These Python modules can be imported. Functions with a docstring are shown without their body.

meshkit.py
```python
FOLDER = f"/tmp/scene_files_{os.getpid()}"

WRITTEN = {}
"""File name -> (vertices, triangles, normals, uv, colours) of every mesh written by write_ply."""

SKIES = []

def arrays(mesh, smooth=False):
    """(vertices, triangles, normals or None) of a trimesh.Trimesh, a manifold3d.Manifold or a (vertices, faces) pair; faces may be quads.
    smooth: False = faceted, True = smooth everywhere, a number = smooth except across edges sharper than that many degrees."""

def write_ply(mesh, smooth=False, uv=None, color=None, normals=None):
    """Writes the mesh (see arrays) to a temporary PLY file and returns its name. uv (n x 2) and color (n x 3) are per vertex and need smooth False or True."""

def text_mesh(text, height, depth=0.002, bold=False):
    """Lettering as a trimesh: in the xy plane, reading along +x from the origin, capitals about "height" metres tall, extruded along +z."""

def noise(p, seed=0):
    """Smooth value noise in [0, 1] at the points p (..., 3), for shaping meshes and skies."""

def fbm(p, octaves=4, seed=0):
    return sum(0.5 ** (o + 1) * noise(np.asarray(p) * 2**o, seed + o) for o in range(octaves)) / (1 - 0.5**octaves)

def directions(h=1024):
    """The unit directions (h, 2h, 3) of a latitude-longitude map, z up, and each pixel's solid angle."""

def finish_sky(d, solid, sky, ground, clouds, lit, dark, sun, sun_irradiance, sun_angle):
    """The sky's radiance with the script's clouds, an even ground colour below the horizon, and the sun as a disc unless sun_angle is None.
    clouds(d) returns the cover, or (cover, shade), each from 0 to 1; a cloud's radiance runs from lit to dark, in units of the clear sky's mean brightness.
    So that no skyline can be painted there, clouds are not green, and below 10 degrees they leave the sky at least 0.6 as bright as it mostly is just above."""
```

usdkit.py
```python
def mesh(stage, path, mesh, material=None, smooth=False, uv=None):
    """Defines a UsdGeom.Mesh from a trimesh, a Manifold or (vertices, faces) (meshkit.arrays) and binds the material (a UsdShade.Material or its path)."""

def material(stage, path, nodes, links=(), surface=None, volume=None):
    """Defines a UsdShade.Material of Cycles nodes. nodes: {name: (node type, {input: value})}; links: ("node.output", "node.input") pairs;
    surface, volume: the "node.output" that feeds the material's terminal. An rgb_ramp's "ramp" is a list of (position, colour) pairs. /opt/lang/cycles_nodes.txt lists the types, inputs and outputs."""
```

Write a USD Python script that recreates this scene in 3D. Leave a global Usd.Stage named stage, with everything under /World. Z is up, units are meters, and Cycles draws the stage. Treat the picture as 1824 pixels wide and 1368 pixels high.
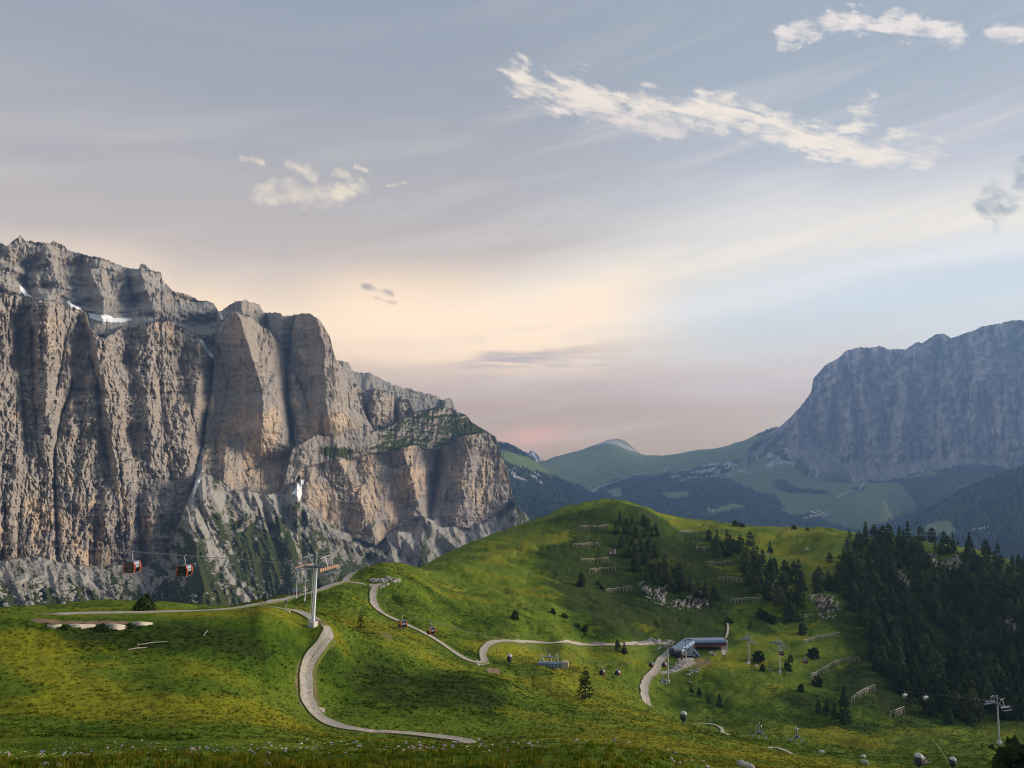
import math, random
import numpy as np, trimesh, usdkit, meshkit
from scipy.ndimage import map_coordinates, spline_filter
from scipy.interpolate import RBFInterpolator, RectBivariateSpline
from pxr import Usd, UsdGeom, UsdLux, UsdShade, Gf, Sdf, Vt

# ------------------------------------------------------------------ camera, sky, sun, exposure
stage = Usd.Stage.CreateInMemory()
UsdGeom.SetStageUpAxis(stage, 'Z')
UsdGeom.Xform.Define(stage, '/World')
UsdGeom.Scope.Define(stage, '/World/Looks')
FPX, PITCH = 1378.0, math.radians(4.4)             # focal length in pixels of a 1824 wide picture, upward tilt
SUN_AZ, SUN_EL = math.radians(78), math.radians(10.5)   # azimuth from the view axis, to the right
SUN_I, SUN_ANGLE, SUN_COL = 0.40, 32.0, (1.0, 0.86, 0.70)
SKY_S, EXPOSURE = 0.05, 2.1
HAZE = 5.0e-5
cam = UsdGeom.Camera.Define(stage, '/World/camera')
cam.CreateHorizontalApertureAttr(36.0)
cam.CreateVerticalApertureAttr(27.0)
cam.CreateFocalLengthAttr(36.0 * FPX / 1824)
cam.CreateClippingRangeAttr(Gf.Vec2f(0.2, 60000))
cam.CreateExposureAttr(EXPOSURE)
cam.AddRotateXOp().Set(90 + math.degrees(PITCH))   # stands at the origin, 1.7 m above the turf
sunl = UsdLux.DistantLight.Define(stage, '/World/sun')
sunl.CreateIntensityAttr(SUN_I); sunl.CreateAngleAttr(SUN_ANGLE); sunl.CreateNormalizeAttr(True)
sunl.CreateColorAttr(Gf.Vec3f(*SUN_COL))
sunl.AddRotateZOp().Set(-math.degrees(SUN_AZ)); sunl.AddRotateXOp().Set(-(90 - math.degrees(SUN_EL)))

def ray(X, Y):
    """azimuth and slope (rise over horizontal distance) of the line of sight through a pixel of the photograph"""
    a, b = (np.asarray(X, float) - 912) / FPX, (684 - np.asarray(Y, float)) / FPX
    dx, dy, dz = a, math.cos(PITCH) - b * math.sin(PITCH), math.sin(PITCH) + b * math.cos(PITCH)
    return np.arctan2(dx, dy), dz / np.hypot(dx, dy)
def P(X, Y, r):
    az, t = ray(X, Y)
    return np.stack([r * np.sin(az), r * np.cos(az), r * t], -1)
def proj(p):
    p = np.asarray(p, float)
    f = p[..., 1] * math.cos(PITCH) + p[..., 2] * math.sin(PITCH)
    u = -p[..., 1] * math.sin(PITCH) + p[..., 2] * math.cos(PITCH)
    f = np.maximum(f, 1e-3)
    return 912 + FPX * p[..., 0] / f, 684 - FPX * u / f

# ------------------------------------------------------------------ node graphs
class R(str): pass
class Graph:
    def __init__(s): s.n, s.l, s.k = {}, [], 0
    def node(s, kind, out, **inp):
        s.k += 1; name = f'n{s.k}'; vals = {}
        for k, v in inp.items():
            if isinstance(v, R): s.l.append((str(v), f'{name}.{k}'))
            else: vals[k] = v
        s.n[name] = (kind, vals)
        return R(f'{name}.{out}')
    def math(s, op, a, b=0.0, c=0.0, clamp=False): return s.node('math', 'value', math_type=op, value1=a, value2=b, value3=c, use_clamp=clamp)
    def add(s, a, b): return s.math('add', a, b)
    def mul(s, a, b): return s.math('multiply', a, b)
    def sub(s, a, b): return s.math('subtract', a, b)
    def step(s, v, lo, hi, a=0.0, b=1.0): return s.node('map_range', 'result', range_type='smoothstep', value=v, from_min=lo, from_max=hi, to_min=a, to_max=b, clamp=True)
    def lin(s, v, lo, hi, a=0.0, b=1.0): return s.node('map_range', 'result', range_type='linear', value=v, from_min=lo, from_max=hi, to_min=a, to_max=b, clamp=True)
    def mix(s, f, a, b, kind='mix'): return s.node('mix_color', 'result', blend_type=kind, fac=f, a=a, b=b, use_clamp=False)
    def noise(s, vec, scale, detail=3.0, rough=0.55, dist=0.0, out='fac'): return s.node('noise_texture', out, dimensions='3D', type='fBM', use_normalize=True, vector=vec, scale=scale, detail=detail, roughness=rough, lacunarity=2.0, distortion=dist)
    def mapv(s, vec, scale=(1, 1, 1), rot=(0, 0, 0), loc=(0, 0, 0)): return s.node('mapping', 'vector', mapping_type='point', vector=vec, scale=scale, rotation=rot, location=loc)
    def rs(s, vec, ang, scale, loc=(0, 0, 0)): return s.mapv(s.mapv(vec, rot=(0, 0, -math.radians(ang)), loc=loc), scale)   # turn, then stretch
    def ramp(s, f, stops): return s.node('rgb_ramp', 'color', ramp=stops, fac=f)
    def bump(s, h, strength, dist, **k): return s.node('bump', 'normal', height=h, strength=strength, distance=dist, **k)
    def build(s, name, surface=None, volume=None): return usdkit.material(stage, f'/World/Looks/{name}', s.n, s.l, surface=surface, volume=volume)
def plain(name, col, rough=0.6, metal=0.0, var=0.25, scale=3.0, bump=0.0, spec=0.3):
    g = Graph(); pos = g.node('texture_coordinate', 'object')
    n = g.noise(pos, scale, 4.0)
    c = g.mix(n, tuple(x * (1 - var) for x in col), tuple(min(1, x * (1 + var)) for x in col))
    kw = dict(base_color=c, roughness=rough, metallic=metal, specular_ior_level=spec)
    if bump: kw['normal'] = g.bump(g.noise(pos, scale * 6, 3.0), bump, 0.05)
    return g.build(name, g.node('principled_bsdf', 'BSDF', **kw))

# ------------------------------------------------------------------ sky: clear single scattering sky, thin high cloud sheet and separate clouds
def srgb(*c): return tuple(((x / 255 + 0.055) / 1.055) ** 2.4 if x > 10 else x / 255 / 12.92 for x in c)
def dir_uv(X, Y):
    az, t = ray(X, Y)
    return math.degrees(float(az)), math.degrees(math.atan(float(t)))
def make_sky():
    g = Graph()
    d = g.node('texture_coordinate', 'generated')
    sx = g.node('separate_xyz', 'x', vector=d); n = sx.split('.')[0]
    x, y, z = R(n + '.x'), R(n + '.y'), R(n + '.z')
    DEG = 180 / math.pi
    az = g.mul(g.math('arctan2', x, y), DEG)
    el = g.mul(g.math('arcsine', z), DEG)
    uv = g.node('combine_xyz', 'vector', x=az, y=el, z=0.0)
    K = 0.250 / SKY_S
    sky = g.node('sky_texture', 'color', sky_type='single_scattering', sun_disc=False, sun_elevation=SUN_EL, sun_rotation=SUN_AZ, altitude=2200.0, air_density=1.0, aerosol_density=1.0, ozone_density=1.0)
    def lay(stops):
        hi = 90.0
        return g.ramp(g.lin(el, -5.0, hi), [((e + 5) / (hi + 5), srgb(*c)) for e, c in stops])
    # the high sheet, greyer overhead, warm where the low sun reddens it
    w_ = g.noise(g.mapv(uv, (0.035, 0.16, 1), (0, 0, math.radians(-8))), 1.0, 4.0, 0.55, 0.6)
    wob = g.mul(g.sub(w_, 0.5), 5.0)
    elw = g.add(el, wob)
    def layw(stops, e=elw):
        hi = 90.0
        return g.ramp(g.lin(e, -5.0, hi), [((q + 5) / (hi + 5), srgb(*c)) for q, c in stops])
    left = layw([(-5, (160, 140, 120)), (0, (204, 162, 116)), (2.0, (206, 163, 116)), (4.2, (222, 180, 140)), (6.3, (276, 236, 184)), (8.5, (280, 246, 198)), (11, (246, 220, 190)), (14, (200, 186, 176)), (18, (184, 178, 176)), (25, (160, 165, 174)), (33, (148, 158, 172)), (50, (158, 166, 178)), (90, (172, 180, 192))])
    right = layw([(-5, (170, 150, 130)), (0, (210, 178, 140)), (2.5, (220, 184, 150)), (4.6, (238, 206, 178)), (6.5, (222, 216, 206)), (9, (214, 221, 222)), (12, (208, 214, 219)), (15.5, (226, 222, 216)), (19, (190, 192, 198)), (25, (166, 174, 184)), (33, (156, 166, 178)), (50, (160, 169, 180)), (90, (172, 180, 192))])
    sheet = g.mix(g.step(g.add(az, g.mul(wob, 1.6)), -4.0, 20.0), left, right)
    def uvrot(u0, v0, ang):      # coordinates along and across a line through (u0, v0)
        c, s = math.cos(ang), math.sin(ang)
        du, dv = g.sub(az, u0), g.sub(el, v0)
        a = g.add(g.mul(du, c), g.mul(dv, s)); b = g.sub(g.mul(dv, c), g.mul(du, s))
        return a, b
    def bell(v, w):              # exp(-(v/w)^2)
        q = g.mul(v, 1 / w)
        return g.math('exponent', g.mul(g.mul(q, q), -1.0))
    def curve_band(pts, w, u0, u1, soft):
        us, vs = zip(*[dir_uv(*p) for p in pts])
        c2, c1, c0 = np.polyfit(us, vs, 2)
        v = g.add(g.add(g.mul(g.mul(az, az), float(c2)), g.mul(az, float(c1))), float(c0))
        f = bell(g.sub(elw2, v), w)
        return g.mul(f, g.mul(g.step(az, u0, u0 + soft), g.step(az, u1 - soft, u1, 1.0, 0.0)))
    w2 = g.noise(g.mapv(uv, (0.05, 0.35, 1), (0, 0, math.radians(-10))), 1.0, 5.0, 0.6, 0.5)
    elw2 = g.add(el, g.mul(g.sub(w2, 0.5), 2.4))
    gr0 = g.noise(g.rs(uv, 11, (0.05, 0.70, 1)), 1.0, 6.0, 0.58, 0.25)
    # long veils lit from below
    b1 = curve_band([(860, 560), (1340, 450), (1824, 372)], 1.7, -9, 46, 10)
    b1 = g.mul(b1, g.step(gr0, 0.25, 0.62, 0.45, 1.0)); b1 = b1
    sheet = g.mix(g.mul(b1, 0.9), sheet, srgb(252, 238, 216))
    b2 = curve_band([(1150, 560), (1450, 500), (1824, 440)], 1.0, 3, 46, 8)
    sheet = g.mix(g.mul(b2, 0.7), sheet, srgb(242, 238, 232))
    b3 = curve_band([(620, 560), (760, 580), (1000, 575)], 3.0, -17, 14, 9)
    sheet = g.mix(g.mul(b3, 0.8), sheet, srgb(290, 252, 204))
    # fine cirrus grain over the whole sheet
    gr = g.noise(g.rs(uv, 10, (0.045, 0.42, 1), (3, 7, 0)), 1.0, 7.0, 0.60, 0.3)
    sheet = g.mix(g.mul(g.mul(g.step(gr, 0.44, 0.72), 0.42), g.mul(g.step(az, -14.0, 6.0, 0.35, 1.0), g.step(el, 20.0, 27.0, 1.0, 0.25))), sheet, srgb(240, 230, 218))
    # grey bars low in the west
    dk = g.noise(g.mapv(uv, (0.10, 1.1, 1), (0, 0, math.radians(4))), 1.0, 6.0, 0.6, 0.4)
    cu, cv = dir_uv(930, 640)
    lowbar = g.mul(g.mul(bell(g.sub(az, cu), 8.0), bell(g.sub(el, cv), 1.5)), g.step(dk, 0.42, 0.62))
    sheet = g.mix(g.mul(lowbar, 0.75), sheet, srgb(184, 165, 158))
    # ochre-pink glow patch close above the far ridge
    pu, pv = dir_uv(952, 777)
    a, b = uvrot(pu, pv, math.radians(6))
    pk = g.mul(bell(a, 2.6), bell(b, 0.7))
    sheet = g.mix(g.mul(g.mul(pk, g.step(dk, 0.15, 0.5)), 0.9), sheet, srgb(252, 184, 150))
    pn = curve_band([(1250, 700), (1400, 695), (1500, 690)], 0.9, 8, 40, 8)
    sheet = g.mix(g.mul(pn, 0.45), sheet, srgb(232, 204, 188))
    # separate clouds: envelope along a line times torn noise
    fine = g.noise(g.rs(uv, -17, (0.30, 1.15, 1)), 1.0, 8.0, 0.62, 0.35)
    puff = g.noise(g.rs(uv, -14, (0.75, 1.15, 1)), 1.0, 8.0, 0.60, 0.25)
    tear1 = g.sub(g.noise(uv, 0.9, 6.0, 0.6, 0.0), 0.5); tear2 = g.sub(g.noise(g.mapv(uv, (1, 1, 1), (0, 0, 0), (7.3, 2.1, 4.0)), 0.8, 7.0, 0.62, 0.0), 0.5)
    def cloud(p0, p1, wid, lo, hi, amount, colour, tex=fine, ends=0.16, warp=1.0):
        nonlocal sheet
        (u0, v0), (u1, v1) = dir_uv(*p0), dir_uv(*p1)
        L = math.hypot(u1 - u0, v1 - v0)
        a, b = uvrot(u0, v0, math.atan2(v1 - v0, u1 - u0))
        a, b = g.add(a, g.mul(tear1, warp * 1.6 * min(1, L / 6))), g.add(b, g.mul(tear2, warp * 1.7 * min(1.3, wid)))
        env = g.mul(bell(b, wid), g.mul(g.step(a, -ends * L * 0.5, ends * L), g.step(a, L * (1 - ends), L * (1 + ends * 0.5), 1.0, 0.0)))
        m = g.step(g.add(g.add(g.mul(g.sub(tex, 0.5), 1.25), 0.5), g.mul(g.sub(env, 1.0), 0.85)), lo, hi)
        sheet = g.mix(g.mul(m, amount), sheet, srgb(*colour))
    cream = (247, 234, 216)
    cloud((860, 130), (1300, 205), 2.2, 0.27, 0.60, 0.95, cream)
    cloud((960, 170), (1250, 240), 1.6, 0.27, 0.60, 0.7, (240, 226, 214))
    cloud((1190, 180), (1570, 265), 2.4, 0.27, 0.60, 0.95, cream)
    cloud((1370, 240), (1720, 285), 2.1, 0.27, 0.60, 0.9, cream)
    cloud((1490, 270), (1570, 150), 2.0, 0.27, 0.60, 0.75, cream)
    cloud((1360, 70), (1560, 25), 1.4, 0.27, 0.60, 0.85, (243, 232, 222))
    cloud((1480, 25), (1750, 72), 1.4, 0.27, 0.60, 0.9, (243, 232, 222))
    cloud((1740, 65), (1900, 50), 1.3, 0.27, 0.60, 0.85, (243, 232, 222))
    cr2 = (246, 229, 202)
    cloud((430, 345), (640, 345), 1.4, 0.14, 0.80, 0.80, cr2, puff)
    cloud((590, 355), (660, 325), 1.1, 0.14, 0.80, 0.78, cr2, puff)
    cloud((500, 285), (575, 318), 0.75, 0.14, 0.80, 0.80, cr2, puff)
    cloud((585, 298), (650, 335), 0.8, 0.14, 0.80, 0.78, cr2, puff)
    cloud((420, 280), (478, 292), 0.4, 0.14, 0.80, 0.78, cr2, puff)
    cloud((626, 292), (660, 305), 0.3, 0.14, 0.80, 0.85, cr2, puff)
    cloud((685, 333), (730, 324), 0.25, 0.14, 0.80, 0.85, cr2, puff)
    cloud((636, 505), (708, 528), 0.42, 0.14, 0.80, 0.9, (150, 142, 146), puff)
    cloud((660, 528), (712, 542), 0.25, 0.14, 0.80, 0.6, (170, 158, 156), puff)
    cloud((1735, 385), (1900, 270), 1.9, 0.14, 0.80, 0.95, (150, 160, 166), puff, 0.1)
    cl = g.mix(1.0, sheet, (K, K, K), 'multiply')
    col = g.mix(g.step(az, 38.0, 75.0, 0.94, 0.70), sky, cl)     # the sheet thins out round the low sun, to the right of the view
    bg = g.node('background_shader', 'background', color=col, strength=SKY_S)
    return g.build('sky_air', bg)
dome = UsdLux.DomeLight.Define(stage, '/World/sky')
UsdShade.MaterialBindingAPI.Apply(dome.GetPrim()).Bind(make_sky())
dome.GetPrim().SetCustomDataByKey('kind', 'structure')

# ------------------------------------------------------------------ prim helpers
used = {}
def path_for(name, parent=None):
    base = parent.GetPath().pathString if parent else '/World'
    k = used.get((base, name), -1) + 1; used[(base, name)] = k
    return f'{base}/{name}' if k == 0 else f'{base}/{name}_{k:03d}'
def tag(o, label=None, cat=None, group=None, kind=None):
    p = o if isinstance(o, Usd.Prim) else o.GetPrim()
    for k, v in (('label', label), ('category', cat), ('group', group), ('kind', kind)):
        if v: p.SetCustomDataByKey(k, v)
    return p
def obj(name, mesh, mat, parent=None, smooth=False, attrs=None, normals=None):
    m = usdkit.mesh(stage, path_for(name, parent), mesh, mat, smooth)
    if normals is not None: m.CreateNormalsAttr(Vt.Vec3fArray.FromNumpy(np.asarray(normals, np.float32))); m.SetNormalsInterpolation('vertex')
    for k, v in (attrs or {}).items():
        v = np.asarray(v, np.float32)
        if v.ndim == 1: UsdGeom.PrimvarsAPI(m).CreatePrimvar(k, Sdf.ValueTypeNames.FloatArray, 'vertex').Set(Vt.FloatArray.FromNumpy(v))
        else: UsdGeom.PrimvarsAPI(m).CreatePrimvar(k, Sdf.ValueTypeNames.Color3fArray, 'vertex').Set(Vt.Vec3fArray.FromNumpy(v))
    return m.GetPrim()
def thing(name, label, cat, loc=(0, 0, 0), rotz=0.0, group=None, scale=None, kind=None, tilt=None):
    x = UsdGeom.Xform.Define(stage, path_for(name))
    x.AddTranslateOp().Set(Gf.Vec3d(*map(float, loc))); x.AddRotateZOp().Set(float(rotz))
    x.AddScaleOp().Set(Gf.Vec3f(*(scale or (1, 1, 1))))
    return tag(x, label, cat, group, kind)
def dup(src, loc, rotz, label=None, group=None, scale=None):
    name = src.GetName()
    if name[-4:-3] == '_' and name[-3:].isdigit(): name = name[:-4]
    was = src.GetCustomData()
    r = thing(name, label or was['label'], was['category'], loc, rotz, group or was.get('group'), scale)
    r.GetReferences().AddInternalReference(src.GetPath()); r.SetInstanceable(True)
    return r
class MB:
    def __init__(s): s.m = []
    def add(s, m): s.m.append(m); return s
    def box(s, c, e, rot=None):
        b = trimesh.creation.box(e)
        if rot is not None: b.apply_transform(rot)
        b.apply_translation(c); return s.add(b)
    def tube(s, pts, rad, sides=6):
        pts = np.asarray(pts, float); rad = np.broadcast_to(rad, (len(pts),))
        t = np.gradient(pts, axis=0); t /= np.linalg.norm(t, axis=1, keepdims=True) + 1e-12
        ref = np.where(np.abs(t[:, 2:]) < 0.9, [[0, 0, 1.0]], [[1.0, 0, 0]])
        a = np.cross(t, ref); a /= np.linalg.norm(a, axis=1, keepdims=True); b = np.cross(t, a)
        an = np.arange(sides) * 2 * np.pi / sides
        v = pts[:, None] + rad[:, None, None] * (np.cos(an)[None, :, None] * a[:, None] + np.sin(an)[None, :, None] * b[:, None])
        i, j = np.meshgrid(np.arange(len(pts) - 1), np.arange(sides), indexing='ij')
        q = np.stack([i * sides + j, i * sides + (j + 1) % sides, (i + 1) * sides + (j + 1) % sides, (i + 1) * sides + j], -1).reshape(-1, 4)
        f = np.vstack([q[:, [0, 2, 1]], q[:, [0, 3, 2]]])
        n = len(pts) * sides
        vv = np.vstack([v.reshape(-1, 3), pts[:1], pts[-1:]])
        e = np.arange(sides)
        f = np.vstack([f, np.stack([np.full(sides, n), (e + 1) % sides, e], 1), np.stack([np.full(sides, n + 1), n - sides + e, n - sides + (e + 1) % sides], 1)])
        return s.add(trimesh.Trimesh(vv, f, process=False))
    def get(s): return s.m[0] if len(s.m) == 1 else trimesh.util.concatenate(s.m)
def grid_faces(nr, nc, mask=None):
    i, j = np.meshgrid(np.arange(nr - 1), np.arange(nc - 1), indexing='ij')
    a = i * nc + j; q = np.stack([a, a + 1, a + nc + 1, a + nc], -1)
    q = q[mask] if mask is not None else q.reshape(-1, 4)
    return np.vstack([q[:, [0, 1, 2]], q[:, [0, 2, 3]]])

# ------------------------------------------------------------------ fast smooth noise on two coordinates
_lat = {}
def n2(x, y, seed=0):
    if seed not in _lat: _lat[seed] = spline_filter(np.random.default_rng(seed + 11).uniform(-1, 1, (128, 128)), order=3, mode='grid-wrap')
    x, y = np.broadcast_arrays(np.asarray(x, float), np.asarray(y, float))
    return map_coordinates(_lat[seed], [np.atleast_1d(y) % 128, np.atleast_1d(x) % 128], order=3, mode='grid-wrap', prefilter=False).reshape(x.shape)
def fb(x, y, oct=4, seed=0, gain=0.5, ridge=False):
    s, a, tot = 0.0, 1.0, 0.0
    for o in range(oct):
        v = n2(x * 2.03 ** o + 17.3 * o, y * 2.03 ** o + 5.1 * o, seed + o)
        s = s + a * ((1 - 2 * np.abs(v)) if ridge else v); tot += a; a *= gain
    return s / tot
def sst(a, b, v):
    t = np.clip((v - a) / (b - a), 0, 1); return t * t * (3 - 2 * t)
def pl(pts, X):                      # polyline value
    p = np.asarray(pts, float); return np.interp(X, p[:, 0], p[:, 1])
def plx(pts, Y):                     # X of a steep polyline at height Y
    p = np.asarray(pts, float); return np.interp(Y, p[:, 1], p[:, 0])
def inpoly(X, Y, poly):
    X, Y = np.asarray(X, float), np.asarray(Y, float); inside = np.zeros(np.broadcast(X, Y).shape, bool)
    for (x0, y0), (x1, y1) in zip(poly, poly[1:] + poly[:1]):
        if y0 != y1: inside ^= ((y0 > Y) != (y1 > Y)) & (X < (x1 - x0) * (Y - y0) / (y1 - y0) + x0)
    return inside

# ------------------------------------------------------------------ the meadow terrain: heights from measured points (pixel of the photograph, ground distance)
TP = []
def tp(*rows):
    for X, Y, r in rows: TP.append((X, Y, r))
# steep meadow below the viewpoint, from the flowers at the bottom to the floor of the hollow
for X in (-320, 0, 300, 600, 900, 1150): tp((X, 1368, 13), (X, 1346, 26), (X, 1640, 5.0), (X, 2100, 2.6))
for X in (1400, 1650, 1850, 2150): tp((X, 1640, 5.5), (X, 2100, 2.6), (X, 1480, 14))
tp((-320, 1330, 42), (0, 1330, 45), (300, 1328, 46), (600, 1330, 60), (850, 1338, 62), (1100, 1345, 60))
tp((1300, 1375, 55), (1450, 1374, 80), (1600, 1376, 105), (1824, 1376, 95), (2150, 1380, 95))
# left hollow, its facing slope and the plateau with the track
for X, k in ((-320, .97), (0, .97), (200, 1.0), (400, 1.02)):
    tp((X, 1300, 66 * k), (X, 1260, 82 * k), (X, 1210, 93 * k), (X, 1160, 104 * k), (X, 1122, 113 * k))
tp((-320, 1096, 118), (0, 1098, 116), (150, 1103, 118), (280, 1105, 119), (400, 1098, 122), (500, 1096, 122))
tp((-320, 1088, 128), (0, 1091, 126), (150, 1092, 130), (300, 1090, 133), (420, 1088, 136), (500, 1085, 142))
tp((-320, 1083, 165), (0, 1086, 155), (150, 1085, 158), (300, 1081, 165), (230, 1075, 190), (330, 1077, 185), (420, 1076, 180), (450, 1068, 200))
for X in (-320, 0, 150, 280, 400): tp((X, 1120, 240), (X, 1190, 330), (X, 1230, 520), (X, 1200, 900), (X, 1180, 1300))
# road loop
tp((520, 1088, 145), (560, 1100, 138), (590, 1120, 132), (580, 1150, 124), (548, 1190, 116), (545, 1240, 107), (560, 1275, 100), (610, 1297, 95), (700, 1306, 93), (800, 1320, 90), (560, 1120, 131))
tp((500, 1130, 122), (480, 1180, 110), (470, 1240, 96), (480, 1290, 78), (640, 1318, 78), (800, 1330, 72))
# inside of the loop and the slope beyond
tp((640, 1125, 170), (650, 1150, 152), (690, 1140, 165), (620, 1180, 130), (610, 1230, 114), (640, 1262, 106), (760, 1275, 108), (700, 1215, 128), (760, 1204, 146), (850, 1196, 152), (880, 1204, 148), (820, 1240, 126), (900, 1255, 128), (880, 1285, 112))
tp((600, 1090, 190), (620, 1060, 215), (640, 1018, 275), (600, 1040, 245), (560, 1057, 215), (520, 1066, 205), (655, 1040, 255), (700, 1036, 258), (668, 1075, 225), (720, 1110, 208), (800, 1155, 197), (845, 1180, 190), (866, 1182, 190), (860, 1155, 205), (905, 1143, 228), (940, 1165, 215), (1000, 1148, 265), (1100, 1150, 310), (1200, 1150, 345), (980, 1184, 250), (907, 1184, 200), (760, 1150, 180), (800, 1185, 165), (700, 1080, 225), (740, 1090, 222))
for X, Y in ((500, 1072), (560, 1050), (600, 1032)): tp((X, Y + 70, 330), (X, Y + 120, 500), (X, Y + 130, 900), (X, Y + 140, 1300))
# near shoulder whose edge hides the start of the station bowl
tp((1000, 1196, 205), (1040, 1222, 200), (1090, 1240, 192), (1150, 1266, 182), (1220, 1290, 168), (1300, 1312, 157), (1400, 1335, 152), (1500, 1352, 142), (1600, 1366, 132), (1700, 1366, 140))
tp((950, 1225, 165), (1000, 1255, 145), (1100, 1290, 128), (1200, 1320, 112), (1000, 1318, 88), (1100, 1325, 92), (1250, 1345, 95), (1350, 1352, 105))
tp((1110, 1215, 262), (1160, 1252, 268), (1230, 1262, 275), (1320, 1305, 235), (1400, 1322, 215), (1480, 1335, 205), (1600, 1345, 190), (1700, 1345, 200))
# station bowl
tp((1050, 1180, 290), (1100, 1190, 295), (1190, 1215, 300), (1170, 1190, 318), (1215, 1195, 320), (1240, 1165, 340), (1290, 1150, 362), (1300, 1190, 330), (1333, 1180, 345), (1390, 1198, 335), (1300, 1240, 295), (1400, 1250, 300), (1500, 1290, 275), (1600, 1310, 255), (1700, 1315, 245), (1780, 1323, 263), (1480, 1185, 375), (1540, 1230, 330), (1600, 1268, 310), (1680, 1290, 300), (1824, 1310, 300), (2150, 1330, 300))
# the long hill, its crest and the wooded flank
tp((700, 1008, 330), (640, 1014, 300), (820, 998, 400), (900, 985, 440), (960, 957, 490), (1010, 930, 520), (1060, 914, 545), (1110, 910, 560), (1150, 916, 575), (1190, 924, 610), (1250, 926, 650), (1320, 935, 650), (1400, 942, 640), (1500, 950, 610))
tp((800, 1040, 330), (800, 1090, 262), (900, 1040, 365), (900, 1095, 285), (1000, 1100, 325), (1000, 1020, 415), (1060, 960, 500), (1060, 1000, 465), (1100, 1048, 430), (1110, 940, 530), (1150, 1060, 420), (1200, 1060, 435), (1250, 1090, 410), (1240, 1130, 372), (1300, 1100, 410), (1160, 980, 505), (1230, 950, 580), (1330, 960, 580), (1280, 1000, 500), (1330, 1010, 490), (1330, 1066, 440), (1400, 1000, 540), (1400, 1100, 425), (1480, 1020, 500), (1480, 1080, 450), (1450, 1135, 410))
tp((1540, 968, 600), (1600, 975, 590), (1660, 985, 585), (1720, 995, 585), (1780, 1008, 585), (1824, 1022, 585), (1950, 1065, 585), (2150, 1130, 580))
tp((1550, 1100, 455), (1560, 1170, 400), (1600, 1040, 530), (1650, 1120, 470), (1650, 1210, 390), (1720, 1060, 530), (1750, 1140, 470), (1750, 1230, 380), (1824, 1100, 500), (1824, 1200, 420), (2000, 1160, 480), (2150, 1250, 420))
# behind the crest
for X, Y in ((700, 1008), (820, 998), (960, 957), (1110, 910), (1250, 926), (1400, 942), (1540, 968), (1680, 988), (1824, 1022), (2150, 1130)):
    tp((X, Y + 40, 800), (X, Y + 130, 1000), (X, Y + 170, 1300))
_a, _t = ray(*np.array(TP)[:, :2].T); _q = np.stack([_a * 3.2, np.log(np.array(TP)[:, 2])], 1)
_rbf = RBFInterpolator(_q, _t, kernel='thin_plate_spline', smoothing=2e-4, neighbors=60)
A0, A1, RL0, RL1 = -0.74, 0.76, math.log(2.6), math.log(1300)
_ga, _gl = np.linspace(A0, A1, 150), np.linspace(RL0, RL1, 170)
_spl = RectBivariateSpline(_ga, _gl, _rbf(np.stack(np.meshgrid(_ga * 3.2, _gl, indexing='ij'), -1).reshape(-1, 2)).reshape(150, 170), s=1e-5 * 150)
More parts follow.
